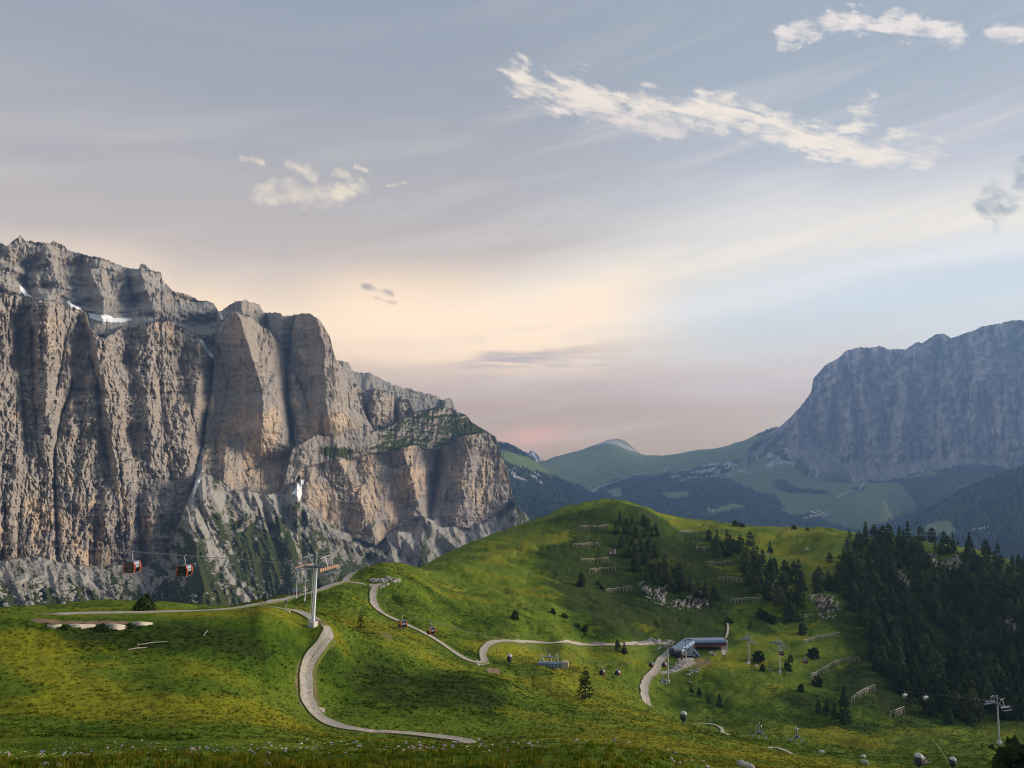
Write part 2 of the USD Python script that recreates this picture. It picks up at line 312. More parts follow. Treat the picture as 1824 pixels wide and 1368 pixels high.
# tracks: pixel, ground distance, width; they are drawn as sheets on the ground and the ground is levelled below them
def base_t(az, r): return _spl.ev(az, np.log(r))
RR = np.exp(np.linspace(math.log(12), math.log(1000), 900))
def base_hit(X, Y, r0=12, r1=1000):
    az, t = ray(X, Y); d = base_t(np.full(900, az), RR) - t
    k = np.nonzero((d >= 0) & (RR >= r0) & (RR <= r1))[0]
    if not len(k):
        k = np.argmax(np.where((RR >= r0) & (RR <= r1), d, -9)); r = RR[k]
    else:
        k = k[0]; r = RR[k] if k == 0 or d[k - 1] > 0 else RR[k - 1] + (RR[k] - RR[k - 1]) * (-d[k - 1]) / (d[k] - d[k - 1] + 1e-12)
    return r * math.sin(az), r * math.cos(az)
from scipy.interpolate import PchipInterpolator
def curve(px, n=None, step=1.2, r0=12):
    q = np.array([(p[0], p[1], p[2] if len(p) > 2 else r0) for p in px], float)
    s = np.r_[0, np.cumsum(np.hypot(*np.diff(q[:, :2], axis=0).T))]
    d = np.linspace(0, s[-1], max(2, int(s[-1] / 7)))
    w = np.array([base_hit(*p) for p in np.stack([PchipInterpolator(s, q[:, i])(d) for i in range(3)], 1)])
    w = np.stack([np.convolve(np.pad(w[:, i], 1, mode='edge'), [.25, .5, .25], 'valid') for i in (0, 1)], 1)
    s = np.r_[0, np.cumsum(np.linalg.norm(np.diff(w, axis=0), axis=1))]
    q = np.arange(0, s[-1], step)
    return np.stack([PchipInterpolator(s, w[:, 0])(q), PchipInterpolator(s, w[:, 1])(q)], 1)
def smooth_path(c, k):
    w = np.ones(2 * k + 1) / (2 * k + 1)
    return np.stack([np.convolve(np.pad(c[:, i], k, mode='edge'), w, 'valid') for i in (0, 1)], 1)
ROADS = dict(
    loop=(1.75, [(700, 1307), (640, 1302), (600, 1295), (572, 1281), (553, 1262), (546, 1235), (545, 1205), (551, 1180), (566, 1158), (580, 1140), (588, 1125), (578, 1113), (564, 1106)]),
    loop_top=(2.0, [(570, 1109, 125), (552, 1100, 126), (535, 1093, 128), (512, 1087, 134), (470, 1084, 138), (430, 1085, 138)]),
    loop_end=(1.75, [(640, 1302), (700, 1307), (745, 1312), (790, 1317), (850, 1325)]),
    plateau=(2.6, [(80, 1094, 115), (150, 1094, 115), (230, 1093, 115), (300, 1091, 115), (370, 1089, 115), (420, 1085, 120), (455, 1078, 130), (480, 1073, 140), (520, 1065, 150), (560, 1056, 160), (590, 1043, 170), (612, 1037, 180), (640, 1040, 190), (664, 1041, 190)]),
    ridge=(2.4, [(612, 1037, 190), (622, 1028, 200), (632, 1021, 200), (648, 1016, 200)]),
    middle=(1.9, [(690, 1039, 200), (668, 1045, 190), (664, 1060, 180), (666, 1078, 170), (680, 1092, 165), (710, 1106, 160), (740, 1120, 160), (770, 1136, 160), (800, 1156, 150), (825, 1172, 150), (845, 1181, 150), (866, 1180, 150), (858, 1166, 160), (864, 1154, 165), (885, 1145, 170), (915, 1143, 175), (960, 1145, 180), (1020, 1148, 190), (1080, 1150, 200), (1130, 1149, 220), (1170, 1147, 240), (1205, 1148, 250)]),
    station=(2.8, [(1200, 1152, 250), (1188, 1166, 250), (1174, 1180, 240), (1170, 1196, 230), (1154, 1208, 230), (1147, 1225, 230), (1149, 1243, 220), (1153, 1256, 220)]),
    station_side=(3.0, [(1170, 1200, 230), (1190, 1201, 230), (1210, 1195, 230), (1228, 1186, 240), (1240, 1176, 240)]),
    hill=(0.9, [(1291, 1140, 300), (1297, 1126, 300), (1297, 1112, 300), (1292, 1100, 300)]),
    lower=(1.0, [(1226, 1288, 170), (1250, 1290, 170), (1268, 1291, 175), (1283, 1297, 175), (1292, 1309, 175), (1298, 1316, 170)]),
    lower_far=(0.8, [(1362, 1332, 120), (1385, 1334, 120), (1400, 1340, 120), (1420, 1346, 120)]),
)
PATHS = {k: (w, smooth_path(curve(p), 2)) for k, (w, p) in ROADS.items()}
_rp = np.vstack([c for _, c in PATHS.values()]); _rw = np.concatenate([np.full(len(c), w) for w, c in PATHS.values()])
from scipy.spatial import cKDTree
_rt = cKDTree(_rp)
def road_d(x, y):
    d, i = _rt.query(np.stack([x, y], -1), distance_upper_bound=14)
    return np.where(np.isfinite(d), d - _rw[np.minimum(i, len(_rw) - 1)] / 2, 14.0)
def height(x, y, rough=True):
    x, y = np.asarray(x, float), np.asarray(y, float)
    r = np.hypot(x, y); az = np.arctan2(x, y)
    z = r * _spl.ev(az, np.log(np.clip(r, 2.6, 1300)))
    if rough:
        rd = road_d(x, y); k = sst(0.2, 5.0, rd); k2 = 0.25 + 0.75 * sst(0.2, 9.0, rd)
        far = sst(60, 260, r)
        z = z + k2 * (0.30 + 1.7 * far) * fb(x / 26, y / 26, 3, 3) + k * (0.14 + 0.8 * far) * fb(x / 8.0, y / 8.0, 3, 8) + k * 0.16 * fb(x / 1.6, y / 1.6, 3, 21) * np.clip(r / 20, 0.3, 1)
        z = z - k * far * 1.3 * np.exp(-np.abs(fb(x / 34 + 0.4 * y / 60, y / 34, 3, 61)) / 0.055) - k * far * 0.6 * np.exp(-np.abs(fb(x / 13, y / 20, 3, 66)) / 0.07)
        # sheep terraces on the steeper meadows
        z = z + k * 0.55 * far * fb((x + y) / 70, z / 2.2, 2, 31)
    return z
def hit(X, Y, r0=12, r1=1000):
    """first point of the rough ground on the line of sight"""
    az, t = ray(X, Y); d = height(RR * math.sin(az), RR * math.cos(az)) / RR - t
    k = np.nonzero((d >= 0) & (RR >= r0) & (RR <= r1))[0]
    if not len(k): r = RR[np.argmax(np.where((RR >= r0) & (RR <= r1), d, -9))]
    else:
        k = k[0]; r = RR[k] if k == 0 or d[k - 1] > 0 else RR[k - 1] + (RR[k] - RR[k - 1]) * (-d[k - 1]) / (d[k] - d[k - 1] + 1e-12)
    x, y = r * math.sin(az), r * math.cos(az)
    return np.array([x, y, float(height(x, y))])
def hgt(x, y): return float(height(np.array([x]), np.array([y]))[0])

NA, NL = 860, 640
ga, gl = np.linspace(-0.70, 0.72, NA), np.linspace(math.log(3.0), math.log(1250), NL)
GA, GL = np.meshgrid(ga, gl, indexing='xy')
MX, MY = np.exp(GL) * np.sin(GA), np.exp(GL) * np.cos(GA)
MZ = height(MX, MY)
MPX, MPY = proj(np.stack([MX, MY, MZ], -1))
MR = np.exp(GL)
tone = np.zeros(MX.shape + (3,))                   # yellow flowers and dry grass, lush dark herbs plus painted shade of the hill front, bare soil
def line_mask(px, width, r0=12, step=3.0):
    c = curve(px, step=step, r0=r0); d, _ = cKDTree(c).query(np.stack([MX, MY], -1), distance_upper_bound=width * 3)
    return np.exp(-(np.minimum(d, 1e4) / width) ** 2)
def poly_mask(poly, soft=6.0, r0=0, r1=2000):
    from scipy.ndimage import gaussian_filter
    m = inpoly(MPX, MPY, poly) & (MR > r0) & (MR < r1)
    return gaussian_filter(m.astype(float), soft)
nz = fb(MX / 14, MY / 14, 4, 40)
nz2 = fb(MX / 45, MY / 45, 3, 47)
nzs = fb((MX * 0.8 + MY * 0.6) / 40, (MX * -0.6 + MY * 0.8) / 7, 4, 52)
yel = 0.30 + 0.45 * nz2 + 0.55 * nzs
lush_shade = 0.28 - 0.4 * nz2 + 0.5 * nz
soil = np.zeros_like(yel)
for px, w, a in (([(0, 1155), (60, 1185), (130, 1215), (200, 1235)], 4.5, .9), ([(150, 1262), (300, 1258), (400, 1265), (500, 1272)], 4.0, .9), ([(250, 1180), (380, 1200), (470, 1235)], 5.0, .45), ([(440, 1275), (500, 1285), (545, 1298)], 2.0, .8), ([(30, 1130), (80, 1150), (110, 1170)], 4.0, .5)):
    yel += a * line_mask(px, w); lush_shade -= 0.5 * a * line_mask(px, w)
for px, w, a, r0 in (([(560, 1085), (620, 1105), (700, 1150), (780, 1180)], 9, .5, 120), ([(640, 1065), (700, 1120), (760, 1160), (840, 1190)], 9, .4, 150), ([(890, 1155), (960, 1180), (1040, 1190)], 8, .75, 170), ([(950, 1215), (1050, 1240), (1150, 1280), (1250, 1310), (1400, 1345)], 14, .55, 90), ([(850, 1275), (1000, 1285), (1150, 1310)], 8, .4, 80), ([(1440, 1300), (1560, 1330), (1640, 1335)], 9, .6, 170), ([(1200, 926), (1300, 936), (1400, 945), (1490, 955)], 26, .6, 480), ([(1300, 955), (1400, 985), (1440, 1010)], 14, .6, 400), ([(900, 988), (960, 960), (1010, 935)], 16, .4, 380), ([(1100, 1300), (1300, 1345), (1400, 1352)], 12, .4, 60), ([(130, 1086), (300, 1086), (500, 1082)], 10, .45, 118)):
    m = line_mask(px, w, r0); yel += a * m; lush_shade -= 0.4 * a * m
yel += 0.20 * poly_mask([(0, 1110), (250, 1130), (480, 1180), (540, 1260), (520, 1300), (0, 1290)], 8, 60, 140)
lush_shade += 0.55 * poly_mask([(560, 1115), (640, 1165), (760, 1190), (900, 1210), (900, 1290), (740, 1285), (600, 1260), (565, 1200)], 5, 95, 175)
lush_shade += 0.5 * poly_mask([(100, 1110), (560, 1100), (560, 1180), (480, 1235), (300, 1180), (100, 1150)], 6, 95, 140)
lush_shade += 0.95 * poly_mask([(1030, 925), (1110, 912), (1165, 924), (1200, 945), (1290, 975), (1340, 1010), (1380, 1080), (1290, 1090), (1200, 1062), (1110, 1030), (1010, 985)], 7, 380, 620)  # dwarf shrubs, and the shade of the hill front painted in as tone
lush_shade += 0.8 * poly_mask([(960, 960), (1010, 935), (1110, 1030), (1190, 1062), (1290, 1090), (1300, 1140), (1190, 1140), (1000, 1080), (940, 1010)], 9, 300, 560)  # carries the same shrubs and painted shade farther across the hill front
lush_shade += 0.9 * poly_mask([(1500, 960), (1900, 1030), (1900, 1300), (1640, 1290), (1540, 1200), (1500, 1080)], 10, 300, 640)
lush_shade += 0.4 * poly_mask([(1000, 1080), (1190, 1070), (1190, 1140), (1000, 1140)], 6, 280, 440)
lush_shade += 0.38 * poly_mask([(1180, 1070), (1540, 1090), (1660, 1300), (1500, 1325), (1300, 1240), (1180, 1140)], 10, 240, 480)
lush_shade += 0.22 * poly_mask([(840, 1000), (1000, 970), (1190, 1130), (1190, 1145), (900, 1140), (760, 1100), (700, 1050)], 9, 210, 430)
soil += 0.9 * poly_mask([(44, 1101), (130, 1106), (265, 1107), (260, 1111), (140, 1114), (66, 1109)], 0.8, 108, 124)
soil += 0.42 * poly_mask([(735, 1198), (800, 1194), (862, 1198), (840, 1206), (760, 1208)], 2, 135, 165)
soil += 0.8 * poly_mask([(1450, 1338), (1600, 1348), (1550, 1358), (1460, 1350)], 3, 100, 160) * 0
soil += 0.7 * poly_mask([(1225, 1168), (1285, 1165), (1270, 1190), (1215, 1200)], 3, 300, 360)
soil += 0.75 * poly_mask([(940, 1325), (1000, 1332), (990, 1340), (950, 1336)], 1.5, 60, 100)
soil += 0.5 * poly_mask([(1320, 1218), (1375, 1235), (1375, 1248), (1330, 1238)], 2, 270, 330)
soil += 0.5 * poly_mask([(660, 1118), (700, 1125), (705, 1148), (690, 1146)], 1.5, 140, 185)
rdm = road_d(MX, MY)
soil = np.maximum(soil, 0.55 * (1 - sst(0.0, 1.4, rdm + 0.5 * nz)))
soil += 1.1 * poly_mask([(855, 1188), (892, 1192), (893, 1200), (870, 1197)], 1, 150, 200)
tone[..., 0], tone[..., 1], tone[..., 2] = np.clip(yel, 0, 1), np.clip(lush_shade, 0, 1), np.clip(soil, 0, 1)
def make_meadow():
    g = Graph()
    pos = g.node('geometry', 'position')
    at = g.node('attribute', 'vector', attribute='tone')
    sp = g.node('separate_xyz', 'x', vector=at).split('.')[0]
    ty, tl, ts = R(sp + '.x'), R(sp + '.y'), R(sp + '.z')
    n1 = g.noise(pos, 0.9, 6.0, 0.65)
    n2_ = g.noise(g.mapv(pos, (0.09, 0.09, 0.25)), 1.0, 6.0, 0.62, 0.4)
    n3 = g.noise(pos, 4.5, 4.0, 0.7)
    n4 = g.noise(g.mapv(pos, (1, 1, 3.2)), 0.28, 5.0, 0.62)
    mid = g.mix(n1, (0.066, 0.112, 0.0095), (0.126, 0.158, 0.016))
    dark = g.mix(n1, (0.026, 0.056, 0.0045), (0.056, 0.098, 0.0065))
    yell = g.mix(n1, (0.185, 0.170, 0.007), (0.29, 0.24, 0.012))
    fl = g.step(g.add(tl, g.mul(g.sub(n4, 0.5), 1.1)), 0.20, 0.85)
    fy = g.step(g.add(ty, g.mul(g.sub(n2_, 0.5), 1.7)), 0.34, 0.95)
    fy = g.mul(fy, g.step(n3, 0.30, 0.62, 0.35, 1.0))
    c = g.mix(fl, mid, dark)
    c = g.mix(g.mul(fy, 0.62), c, yell)
    heath_shade = g.mix(n3, (0.016, 0.027, 0.006), (0.036, 0.052, 0.011))  # dark shrub colour that also holds the shade of the hill front
    c = g.mix(g.mul(g.step(g.add(tl, g.mul(g.sub(n4, 0.5), 0.9)), 0.70, 1.02), 0.92), c, heath_shade)
    c = g.mix(g.mul(g.step(n3, 0.55, 0.8), 0.35), c, (0.030, 0.055, 0.006))
    brown = g.mix(n1, (0.13, 0.085, 0.055), (0.26, 0.18, 0.125))
    fs = g.step(g.add(ts, g.mul(g.sub(n1, 0.5), 0.5)), 0.38, 0.6)
    c = g.mix(fs, c, brown)
    h = g.add(g.mul(n1, 0.8), g.mul(n3, 0.5))
    nb = g.bump(h, 0.75, 0.35)
    nb2 = g.bump(n4, 0.5, 1.4, normal=nb)
    return g.build('meadow_grass', g.node('principled_bsdf', 'BSDF', base_color=c, roughness=0.85, specular_ior_level=0.03, normal=nb2))
MEADOW = make_meadow()
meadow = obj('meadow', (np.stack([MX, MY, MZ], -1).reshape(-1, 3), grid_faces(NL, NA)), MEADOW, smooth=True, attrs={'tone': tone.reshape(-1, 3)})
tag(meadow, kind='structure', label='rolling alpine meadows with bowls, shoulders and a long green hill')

def make_gravel():
    g = Graph(); pos = g.node('geometry', 'position')
    n = g.noise(pos, 1.6, 6.0, 0.65); n2_ = g.noise(g.mapv(pos, (1, 1, 1)), 0.25, 4.0, 0.6); n3 = g.noise(pos, 9.0, 3.0)
    at = g.node('attribute', 'fac', attribute='strip')
    c = g.mix(g.step(n, 0.25, 0.75), (0.215, 0.188, 0.155), (0.45, 0.405, 0.345))
    c = g.mix(g.mul(g.step(n2_, 0.45, 0.7), 0.5), c, (0.40, 0.34, 0.28))
    grass = g.mix(n3, (0.05, 0.075, 0.012), (0.12, 0.13, 0.02))
    c = g.mix(g.step(g.add(at, g.mul(g.sub(n, 0.5), 1.6)), 0.62, 0.82), c, grass)
    return g.build('track_gravel', g.node('principled_bsdf', 'BSDF', base_color=c, roughness=0.95, specular_ior_level=0.1, normal=g.bump(g.add(n, n3), 0.5, 0.08)))
GRAVEL = make_gravel()
def ribbon(name, key, label, centre=0.0, lift=0.05, wide=None):
    w, c = PATHS[key]; w = wide or w
    t = np.gradient(c, axis=0); t /= np.linalg.norm(t, axis=1, keepdims=True) + 1e-9; nrm = np.stack([-t[:, 1], t[:, 0]], 1)
    s = np.arange(len(c)); edge = 0.30 * fb(s / 3.0, s * 0 + 3, 3, 70)
    U = np.array([-1.3, -1.15, -1, -0.75, -0.5, -0.25, 0, 0.25, 0.5, 0.75, 1, 1.15, 1.3])
    V, S = [], []
    hc = height(c[:, 0], c[:, 1]); hc = np.convolve(np.pad(hc, 2, mode='edge'), np.ones(5) / 5, 'valid')
    for u in U:
        q = c + nrm * ((u * w / 2) + np.sign(u) * edge)[:, None]
        g_ = height(q[:, 0], q[:, 1])
        up = np.maximum(g_, 0.6 * hc + 0.4 * g_) + lift + 0.0009 * np.hypot(*q.T) if abs(u) <= 1.2 else g_ - 0.15
        up = up - 0.6 * np.exp(-np.minimum(s, s[::-1]) / 1.2)
        V.append(np.stack([q[:, 0], q[:, 1], up], 1)); S.append(centre * math.exp(-(u / 0.22) ** 2) * (0.75 + 0.7 * fb(s / 9.0, s * 0 + 1, 2, 71)) + 1.0 * float(sst(0.62, 1.12, abs(u))) * (0.85 + 0.9 * fb(s / 2.5, s * 0 + u, 3, 75)) + (1.5 if abs(u) > 1.1 else 0.0))
    V = np.stack(V, 1); S = np.stack(S, 1)
    f = grid_faces(len(c), len(U))
    m = obj(name, (V.reshape(-1, 3), f), GRAVEL, smooth=True, attrs={'strip': S.ravel()})
    return tag(m, kind='structure', label=label)
ribbon('gravel_road', 'loop', 'pale gravel track curving up to the plateau', 0.75)
ribbon('gravel_road', 'loop_end', 'lower end of the gravel track running out into the grass', 0.8, 0.14)
ribbon('gravel_road', 'loop_top', 'thin upper end of the gravel track crossing the plateau edge', 0.5)
ribbon('gravel_road', 'plateau', 'gravel track along the edge of the plateau', 0.1)
ribbon('footpath', 'ridge', 'narrow earthen path climbing over the shoulder', 0.0)
ribbon('gravel_road', 'middle', 'gravel track winding across the middle slopes to the lift station', 0.2)
ribbon('gravel_road', 'station', 'gravel track below the lift station', 0.0)
ribbon('gravel_road', 'station_side', 'gravel spur curving in front of the lift station', 0.0)
ribbon('footpath', 'hill', 'narrow path behind the lift station', 0.0)
ribbon('footpath', 'lower', 'thin path curving over the shoulder', 0.0)
ribbon('footpath', 'lower_far', 'thin path near the small pylons', 0.0)

# ------------------------------------------------------------------ the rock massif on the left
def make_rock(name, tints, haze_grey=0.0, k=1.0):
    """tone: orange, grass, scree; extra: dark stain"""
    g = Graph(); pos = g.node('geometry', 'position')
    at = g.node('attribute', 'vector', attribute='tone')
    sp = g.node('separate_xyz', 'x', vector=at).split('.')[0]
    to, tg, ts = R(sp + '.x'), R(sp + '.y'), R(sp + '.z')
    td = g.node('attribute', 'fac', attribute='stain')
    v = g.noise(g.mapv(pos, (0.045 * k, 0.045 * k, 0.020 * k)), 1.0, 8.0, 0.66, 0.3)     # vertical streaks
    h = g.noise(g.mapv(pos, (0.006 * k, 0.006 * k, 0.07 * k)), 1.0, 6.0, 0.6, 0.3)        # beds
    f = g.noise(pos, 0.16 * k, 7.0, 0.68)
    b = g.noise(pos, 0.004 * k, 4.0, 0.6)
    grey = g.mix(v, tints[0], tints[1])
    grey = g.mix(g.mul(g.step(b, 0.35, 0.65), 0.55), grey, g.mix(f, tints[2], tints[3]))
    ora = g.mix(f, tints[4], tints[5])
    fo = g.step(g.add(to, g.mul(g.sub(v, 0.5), 1.2)), 0.40, 0.72)
    c = g.mix(g.mul(fo, 0.85), grey, ora)
    c = g.mix(g.mul(g.step(g.add(td, g.mul(g.sub(v, 0.5), 1.5)), 0.45, 0.75), 0.72), c, tints[6])
    c = g.mix(g.mul(g.step(h, 0.56, 0.70), 0.30), c, tints[1])
    scr = g.mix(g.step(g.noise(pos, 0.42 * k, 5.0, 0.72), 0.36, 0.66), (0.10, 0.092, 0.077), (0.33, 0.305, 0.265))
    scr = g.mix(g.mul(g.step(ts, 0.85, 1.15), 0.75), scr, g.mix(f, (0.26, 0.24, 0.208), (0.40, 0.372, 0.328)))
    c = g.mix(g.step(g.add(ts, g.mul(g.sub(f, 0.5), 0.9)), 0.40, 0.62), c, scr)
    gr = g.mix(f, (0.022, 0.032, 0.010), (0.060, 0.070, 0.022))
    c = g.mix(g.step(g.add(tg, g.mul(g.sub(f, 0.5), 1.3)), 0.40, 0.60), c, gr)
    vo = g.node('voronoi_texture', 'distance', dimensions='3D', metric='euclidean', feature='f1', vector=g.mapv(g.node('vector_math', 'vector', math_type='add', vector1=pos, vector2=g.node('vector_math', 'vector', math_type='scale', vector1=g.noise(pos, 0.03 * k, 4.0, 0.6, 0.0, 'color'), scale=14.0 / k)), (0.075 * k, 0.075 * k, 0.028 * k)), scale=1.0, randomness=1.0)
    hh = g.add(g.mul(vo, 0.7), g.mul(v, 1.0)); hh = g.add(hh, 0.0)
    hh = g.add(hh, g.mul(0.0, 1.0)) if False else g.add(g.mul(hh, 1.0), g.add(g.mul(f, 0.7), g.mul(h, 0.5)))
    nb = g.bump(hh, 0.9, 5.5 / k)
    return g.build(name, g.node('principled_bsdf', 'BSDF', base_color=c, roughness=0.92, specular_ior_level=0.05, normal=nb))
ROCK = make_rock('dolomite_rock', [(0.215, 0.19, 0.168), (0.345, 0.305, 0.265), (0.245, 0.205, 0.17), (0.345, 0.285, 0.23), (0.38, 0.275, 0.185), (0.52, 0.40, 0.275), (0.12, 0.112, 0.108)])

SKY_L = [(-260, 470), (-150, 452), (-60, 440), (0, 432), (12, 439), (26, 426), (37, 420), (45, 428), (67, 431), (88, 434), (95, 428), (108, 434), (126, 448), (152, 453), (187, 461), (222, 477), (246, 479), (251, 470), (260, 472), (266, 480), (287, 485), (289, 499), (310, 520), (333, 524), (351, 534), (380, 539), (389, 555), (393, 553), (421, 536), (439, 535), (462, 543), (471, 559), (474, 557), (500, 557), (507, 564), (533, 560), (547, 557), (569, 569), (587, 599), (598, 642), (620, 644), (628, 661), (657, 664), (679, 675), (701, 686), (745, 697), (777, 705), (787, 712), (803, 708), (814, 734), (829, 737), (840, 752), (869, 769), (883, 778), (891, 807), (905, 836), (910, 870), (916, 895), (935, 914), (955, 935), (985, 962), (1020, 990), (1060, 1020)]
nX, nY = 980, 560
XX = np.linspace(-235, 1050, nX)
jag = 2.2 * fb(XX / 7, XX * 0 + 4, 4, 120) * sst(870, 780, XX) + 1.2 * fb(XX / 3, XX * 0, 3, 122)
top = pl(SKY_L, XX) + jag
V = np.linspace(0, 1, nY)[:, None] ** 1.0
BX = np.broadcast_to(XX, (nY, nX)); BY = top + (1135 - top) * V
def massif_depth(X, Y):
    wx = X + 7 * fb(X / 45, Y / 60, 3, 200); wy = Y + 6 * fb(X / 50, Y / 40, 3, 203)
    R0 = pl([(-260, 1250), (0, 1480), (200, 1660), (380, 1850), (600, 2080), (760, 2300), (915, 2520), (1060, 2600)], X)
    # rock relief, metres: broad buttresses, pillars, flutes, beds
    butt = fb(wx / 62 + 0.3 * fb(X / 90, Y / 90, 2, 390), wy / 210, 2, 210, ridge=True)
    pil = fb(wx / 24 + 0.25 * wy / 60, wy / 78, 3, 214, ridge=True)
    flu = fb(wx / 8.5, wy / 21, 3, 218, ridge=True)
    blk = fb(wx / 9.0, wy / 10.0, 5, 222, 0.6)
    fine = fb(X / 2.6, Y / 4.5, 3, 231)
    beds = np.abs(((wy / 13 + 0.8 * fb(X / 80, Y / 80, 2, 226)) % 1.0) - 0.5) * 2
    beds2 = np.abs(((wy / 41 + 0.5 * fb(X / 120, Y / 120, 2, 229)) % 1.0) - 0.5) * 2
    def crack(fx, fy, sl, seed, w): return np.exp(-np.abs(fb(wx / fx + sl * wy / 100, wy / fy, 3, seed)) / w)
    cr = 12 * crack(30, 210, 0.35, 340, 0.030) + 10 * crack(16, 90, -0.5, 344, 0.04) + 7 * crack(9, 40, 0.5, 348, 0.06) + 8 * crack(70, 11, 0.0, 352, 0.06) + 6 * crack(40, 6, 0.0, 356, 0.07)
    steps = 0.0
    for q, (yk, am) in enumerate(((612, 9), (668, 12), (705, 8), (742, 13), (790, 10), (826, 12), (858, 9), (900, 10), (945, 9))):
        ye = yk + 16 * fb(X / 70, X * 0 + q, 3, 360 + q) + 3 * fb(X / 9, X * 0 + q, 3, 372); steps = steps + 1.6 * am * (0.55 + 0.9 * fb(X / 45, X * 0 + 3 * q, 2, 380)) * sst(ye + 2.2, ye - 2.2, Y)
    relief = cr - 22 * butt + 34 * fb(wx / 75, wy / 60, 3, 395) - 11 * pil - 6 * flu + 12 * blk + 5 * fine + 4 * beds + 8 * beds2 + steps
    D = dict()
    def gully(pts, depth, width, y0=None):
        xs = plx(pts, Y); a, b = pts[0][1], pts[-1][1]
        m = sst(a - 25, a + 8, Y) * sst(b + 25, b - 8, Y)
        return depth * m * np.exp(-np.abs(wx * 0.5 + X * 0.5 - xs) / width)
    def arete(pts, sl, sr, cap, y_soft=20):
        xs = plx(pts, Y) + 3 * fb(Y / 25, Y * 0 + 2, 3, 240); a, b = pts[0][1], pts[-1][1]
        m = sst(a - y_soft, a + 2, Y) * sst(b + 2 * y_soft, b - y_soft, Y)
        dx = X - xs
        return m * (np.minimum(np.where(dx < 0, -dx * sl, dx * sr), cap) - cap * 0.6)
    # contact line between rock and scree
    Ta = pl([(-260, 980), (-100, 990), (0, 1000), (60, 990), (110, 1002), (165, 1010), (215, 1006), (260, 1010), (300, 985), (318, 932), (334, 893), (347, 862), (361, 842), (372, 846), (386, 853), (412, 874), (441, 874), (474, 880), (508, 880), (520, 862), (529, 858), (538, 895), (569, 920), (606, 946), (642, 960), (668, 969), (690, 952), (704, 943), (720, 948), (737, 946), (752, 918), (770, 928), (788, 939), (814, 936), (829, 939), (869, 928), (900, 905), (916, 896), (935, 914), (955, 935), (985, 962), (1060, 1020)], X) + 2.0 * fb(X / 10, X * 0 + 49, 3, 270)
    # ---- front wall
    Tw = pl([(-260, 520), (0, 522), (60, 530), (100, 536), (130, 545), (153, 556), (160, 585), (178, 600), (186, 603), (215, 583), (260, 575), (300, 571), (345, 590), (362, 610), (370, 640), (378, 700), (379, 705)], X) + 2.5 * fb(X / 9, X * 0, 3, 250)
    wall = R0 - 75 + 0.34 * (1000 - Y) + relief
    wall = wall + 40 * sst(905, 868, Y) * sst(380, 300, X)                      # ledge above the yellow lower wall
    wall = wall + 26 * sst(770, 735, Y + 0.12 * X) + 22 * sst(690, 650, Y)
    for pts, d, w in (([(132, 680), (112, 740), (98, 800), (96, 880), (104, 990)], 95, 4.0), ([(58, 590), (60, 700), (66, 760)], 60, 4), ([(158, 600), (174, 680), (178, 760), (192, 830)], 80, 5), ([(30, 580), (38, 680), (48, 800)], 50, 4), ([(118, 590), (112, 650), (98, 710)], 55, 5), ([(246, 890), (250, 960), (256, 1008)], 90, 7), ([(205, 780), (212, 830), (220, 900)], 45, 4), ([(322, 640), (340, 720), (350, 790)], 45, 5), ([(272, 610), (285, 680), (292, 760)], 30, 5), ([(8, 900), (6, 1000)], 55, 5), ([(36, 890), (34, 990)], 55, 4), ([(170, 900), (168, 1000)], 50, 5), ([(300, 830), (310, 870), (318, 890)], 55, 8)):
        wall = wall + gully(pts, 0.55 * d, w)
    for pts, sl, sr, cap in (([(160, 580), (178, 660), (196, 760), (214, 860)], 4.0, 1.6, 70), ([(82, 560), (84, 680), (80, 800)], 3.0, 1.4, 45), ([(262, 890), (270, 940), (280, 1000)], 3.5, 1.4, 50), ([(190, 880), (185, 940), (180, 1000)], 3.0, 1.5, 40), ([(240, 620), (262, 720), (270, 820)], 2.0, 1.2, 40)):
        wall = wall + arete(pts, 0.8 * sl, 0.8 * sr, 0.6 * cap)
    wall = wall + 170 * sst(346, 382, X + 0.10 * (Y - 640)) ** 1.6                     # falls back into the great gully
    D['wall'] = np.where((Y >= Tw) & (X < 379 - 0.09 * np.clip(Y - 640, 0, 400)), wall, 1e9)
    # ---- gully floor behind
    D['gully'] = np.where((X > 300) & (X < 420) & (Y > 590), R0 + 420 + 0.9 * (900 - Y) + 0.5 * relief, 1e9)
    # ---- central tower: two prisms
    Tc = pl([(350, 900), (353, 868), (358, 840), (363, 790), (370, 730), (378, 680), (382, 640), (384, 604), (392, 582), (405, 566), (418, 555), (430, 560), (445, 563), (462, 576), (482, 592), (500, 612), (516, 650), (540, 700), (560, 760)], X) + 2 * fb(X / 8, X * 0 + 9, 3, 252)
    tow = R0 + 55 + 0.34 * (900 - Y) + 0.55 * relief + arete([(424, 560), (436, 600), (458, 660), (470, 720), (466, 790)], 3.4, 1.1, 190) + arete([(402, 780), (398, 860)], 3, 1.5, 50) + gully([(505, 610), (512, 700), (522, 780)], 130, 8)
    tow = tow + 24 * sst(850, 815, Y) + 15 * sst(720, 690, Y)
    D['tower'] = np.where((Y >= Tc) & (X < 560) & (X > 350), tow, 1e9)
    Tp = pl([(508, 700), (514, 665), (518, 640), (521, 592), (527, 566), (540, 557), (547, 556), (570, 567), (582, 580), (589, 601), (594, 622), (602, 642), (616, 666), (632, 692), (642, 722), (656, 752), (672, 776), (692, 800), (720, 815)], X) + 1.6 * fb(X / 7, X * 0 + 19, 3, 254)
    pilr = R0 + 45 + 0.30 * (900 - Y) + 0.5 * relief + arete([(560, 556), (578, 620), (580, 700), (588, 760)], 3.2, 1.3, 170) + 20 * sst(800, 770, Y)
    D['pillar'] = np.where((Y >= Tp) & (X < 720) & (X > 508 + 0.12 * (Y - 640)), pilr, 1e9)
